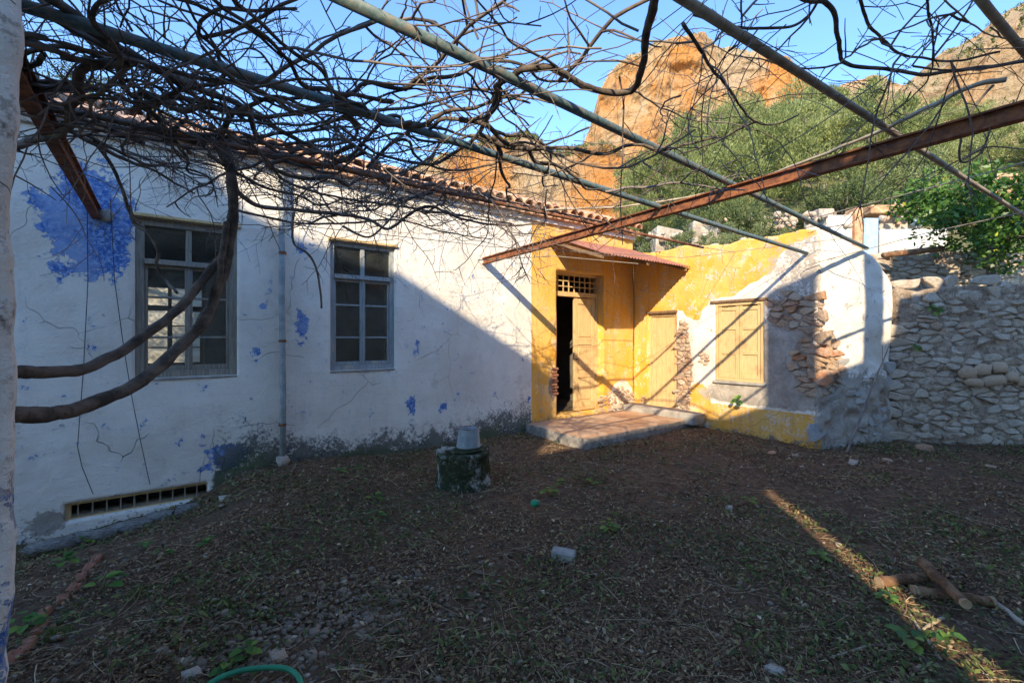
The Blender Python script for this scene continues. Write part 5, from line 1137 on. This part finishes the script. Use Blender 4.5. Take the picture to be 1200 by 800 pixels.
def litter():
    r, P, Y = scatter(240000, 1); kk = fbm(P3(P[:, 0] * 2.1 + 7, P[:, 1] * 2.1), 4) + r.normal(0, .10, len(P)) > .47; cob = onZ(360, 735, 0)[:2]; kk &= (((P - cob) ** 2).sum(1) > .16) | (r.random(len(P)) < .25); P = P[kk]; Y = Y[kk]; n = len(P); dens = fbm(P3(P[:, 0] * 1.3, P[:, 1] * 1.3), 3)
    z = ground_z(P[:, 0], P[:, 1]) + r.uniform(.0, .028, n); a = r.uniform(0, 2 * pi, n); L = r.lognormal(-5.15, .62, n) * (1 + Y * .10); L = np.minimum(L, .017 + .001 * Y); W_ = L * r.uniform(.2, .62, n); ti = r.normal(0, .35, (n, 2))
    d = np.stack([np.cos(a), np.sin(a), ti[:, 0]], -1) * L[:, None]; s_ = np.stack([-np.sin(a), np.cos(a), ti[:, 1]], -1) * W_[:, None]; c = np.concatenate([P, z[:, None]], 1)
    V = np.stack([c - d, c + s_ + [0, 0, .004], c + d, c - s_ + [0, 0, .004]], 1).reshape(-1, 3); i = np.arange(n)[:, None] * 4
    tone = np.clip(r.beta(1.7, 2.7, n) + .25 * (dens - .5), 0, 1)
    tag(link('leaf_litter', mesh_np('leaf_litter', V, i + np.array([[0, 1, 2, 3]]), None, dict(tone=np.repeat(tone, 4)), smooth=False), M['litter']), 'dark brown dead leaves and wood chips covering the yard', 'leaf litter', kind='stuff')
litter()
def dry():
    r, P, Y = scatter(3200, 2); b = MB(); ton = []
    for (x, y), Yk in zip(P, Y):
        a = r.uniform(0, 2 * pi); L = r.uniform(.05, .32) * (1 if r.random() < .85 else 2); z = gz(x, y) + .02 if 0 else 0; p = [np.array([x, y, 0.])]; da = a
        for k in range(4): da += r.normal(0, .25); p.append(p[-1] + np.array([cos(da), sin(da), 0]) * L / 4)
        p = np.array(p); p[:, 2] = r.uniform(.012, .03) + r.normal(0, .006, 5); b.tube(p, np.linspace(1, .6, 5) * r.uniform(.0014, .0034), 3, cap=False); ton += [r.beta(2.2, 1.8)] * 15
    V = np.vstack(b.V); V[:, 2] += ground_z(V[:, 0], V[:, 1])
    tag(link('dry_twigs', mesh_np('dry_twigs', V, np.vstack(b.Q), None, dict(tone=ton)), M['drytwig']), 'thin dry twigs strewn over the soil', 'twigs', kind='stuff')
dry()
def pebbles():
    r, P, Y = scatter(5200, 3); cob = onZ(360, 735, 0)[:2]; m = r.random(len(P)) < .22; P[m] = cob + r.normal(0, .34, (m.sum(), 2)) * [1.5, .8]
    P2 = P; base = np.array([v.co[:] for v in STONES[3].vertices]); Q = np.array([p.vertices[:] for p in STONES[3].polygons]); n = len(P); s_ = r.lognormal(-4.05, .38, n) * (1 + .25 * m); a = r.uniform(0, pi, n); s3 = np.stack([s_ * r.uniform(.7, 1.1, n), s_ * r.uniform(.9, 1.6, n), s_ * .7], -1)
    v = base[None] * s3[:, None]; x = v[..., 0] * np.cos(a)[:, None] - v[..., 1] * np.sin(a)[:, None]; y = v[..., 0] * np.sin(a)[:, None] + v[..., 1] * np.cos(a)[:, None]; z = v[..., 2] + (ground_z(P[:, 0], P[:, 1]) + .008)[:, None]
    V = np.stack([x + P[:, :1], y + P[:, 1:], z], -1).reshape(-1, 3); m_ = len(base)
    QQ = (np.arange(n)[:, None, None] * m_ + Q[None]).reshape(-1, 4)
    tag(link('pebbles', mesh_np('pebbles', V, QQ, None, dict(tone=np.repeat(r.beta(2, 2.4, n), m_))), M['pebble']), 'small grey pebbles and cobbles half sunk in the soil', 'pebbles', kind='stuff')
pebbles()
def cover():
    r, P, Y = scatter(42000, 4); dn = fbm(P3(P[:, 0] * 1.6 + 3, P[:, 1] * 1.6), 4); wallside = np.exp(P[:, 1] / .35)
    k = (dn + .25 * wallside * (P[:, 0] < -2.8) + r.normal(0, .08, len(P))) > .585; P = P[k]; Y = Y[k]; n = len(P); a = r.uniform(0, 2 * pi, n); L = r.uniform(.006, .020, n) * (1 + .06 * Y); z = ground_z(P[:, 0], P[:, 1]) + r.uniform(.01, .05, n); ti = r.normal(0, .5, (n, 2))
    d = np.stack([np.cos(a), np.sin(a), ti[:, 0]], -1) * L[:, None]; s_ = np.stack([-np.sin(a), np.cos(a), ti[:, 1]], -1) * L[:, None] * .45; c = np.concatenate([P, z[:, None]], 1)
    V = np.stack([c - d, c + s_, c + d, c - s_], 1).reshape(-1, 3)
    tag(link('ground_cover', mesh_np('ground_cover', V, np.arange(n)[:, None] * 4 + np.array([[0, 1, 2, 3]]), None, dict(tone=np.repeat(r.random(n), 4)), smooth=False), M['cover']), 'sparse low green weeds and moss creeping over the soil', 'ground cover', kind='stuff')
    # moss tufts
    V = []; tone = []; 
    for (px, py, R_) in [(165, 695, .10), (245, 715, .11), (270, 708, .08), (158, 700, .07), (60, 742, .08)]:
        q = onZ(px, py, 0); m = 900; a = r.uniform(0, 2 * pi, m); rr = R_ * np.sqrt(r.random(m)); x = q[0] + np.cos(a) * rr; y = q[1] + np.sin(a) * rr; z = ground_z(x, y); h = r.uniform(.01, .045, m) * (1.2 - rr / R_); b_ = r.uniform(0, 2 * pi, m)
        V.append(np.stack([np.stack([x, y, z], -1), np.stack([x + .004, y, z], -1), np.stack([x + np.cos(b_) * .02, y + np.sin(b_) * .02, z + h], -1)], 1).reshape(-1, 3)); tone += list(np.repeat(r.uniform(.4, 1, m), 3))
    V = np.vstack(V); tag(link('moss', mesh_np('moss', V, None, np.arange(len(V)).reshape(-1, 3), dict(tone=tone)), M['cover']), 'soft green feathery moss tufts in the soil at lower left', 'moss', kind='stuff')
cover()
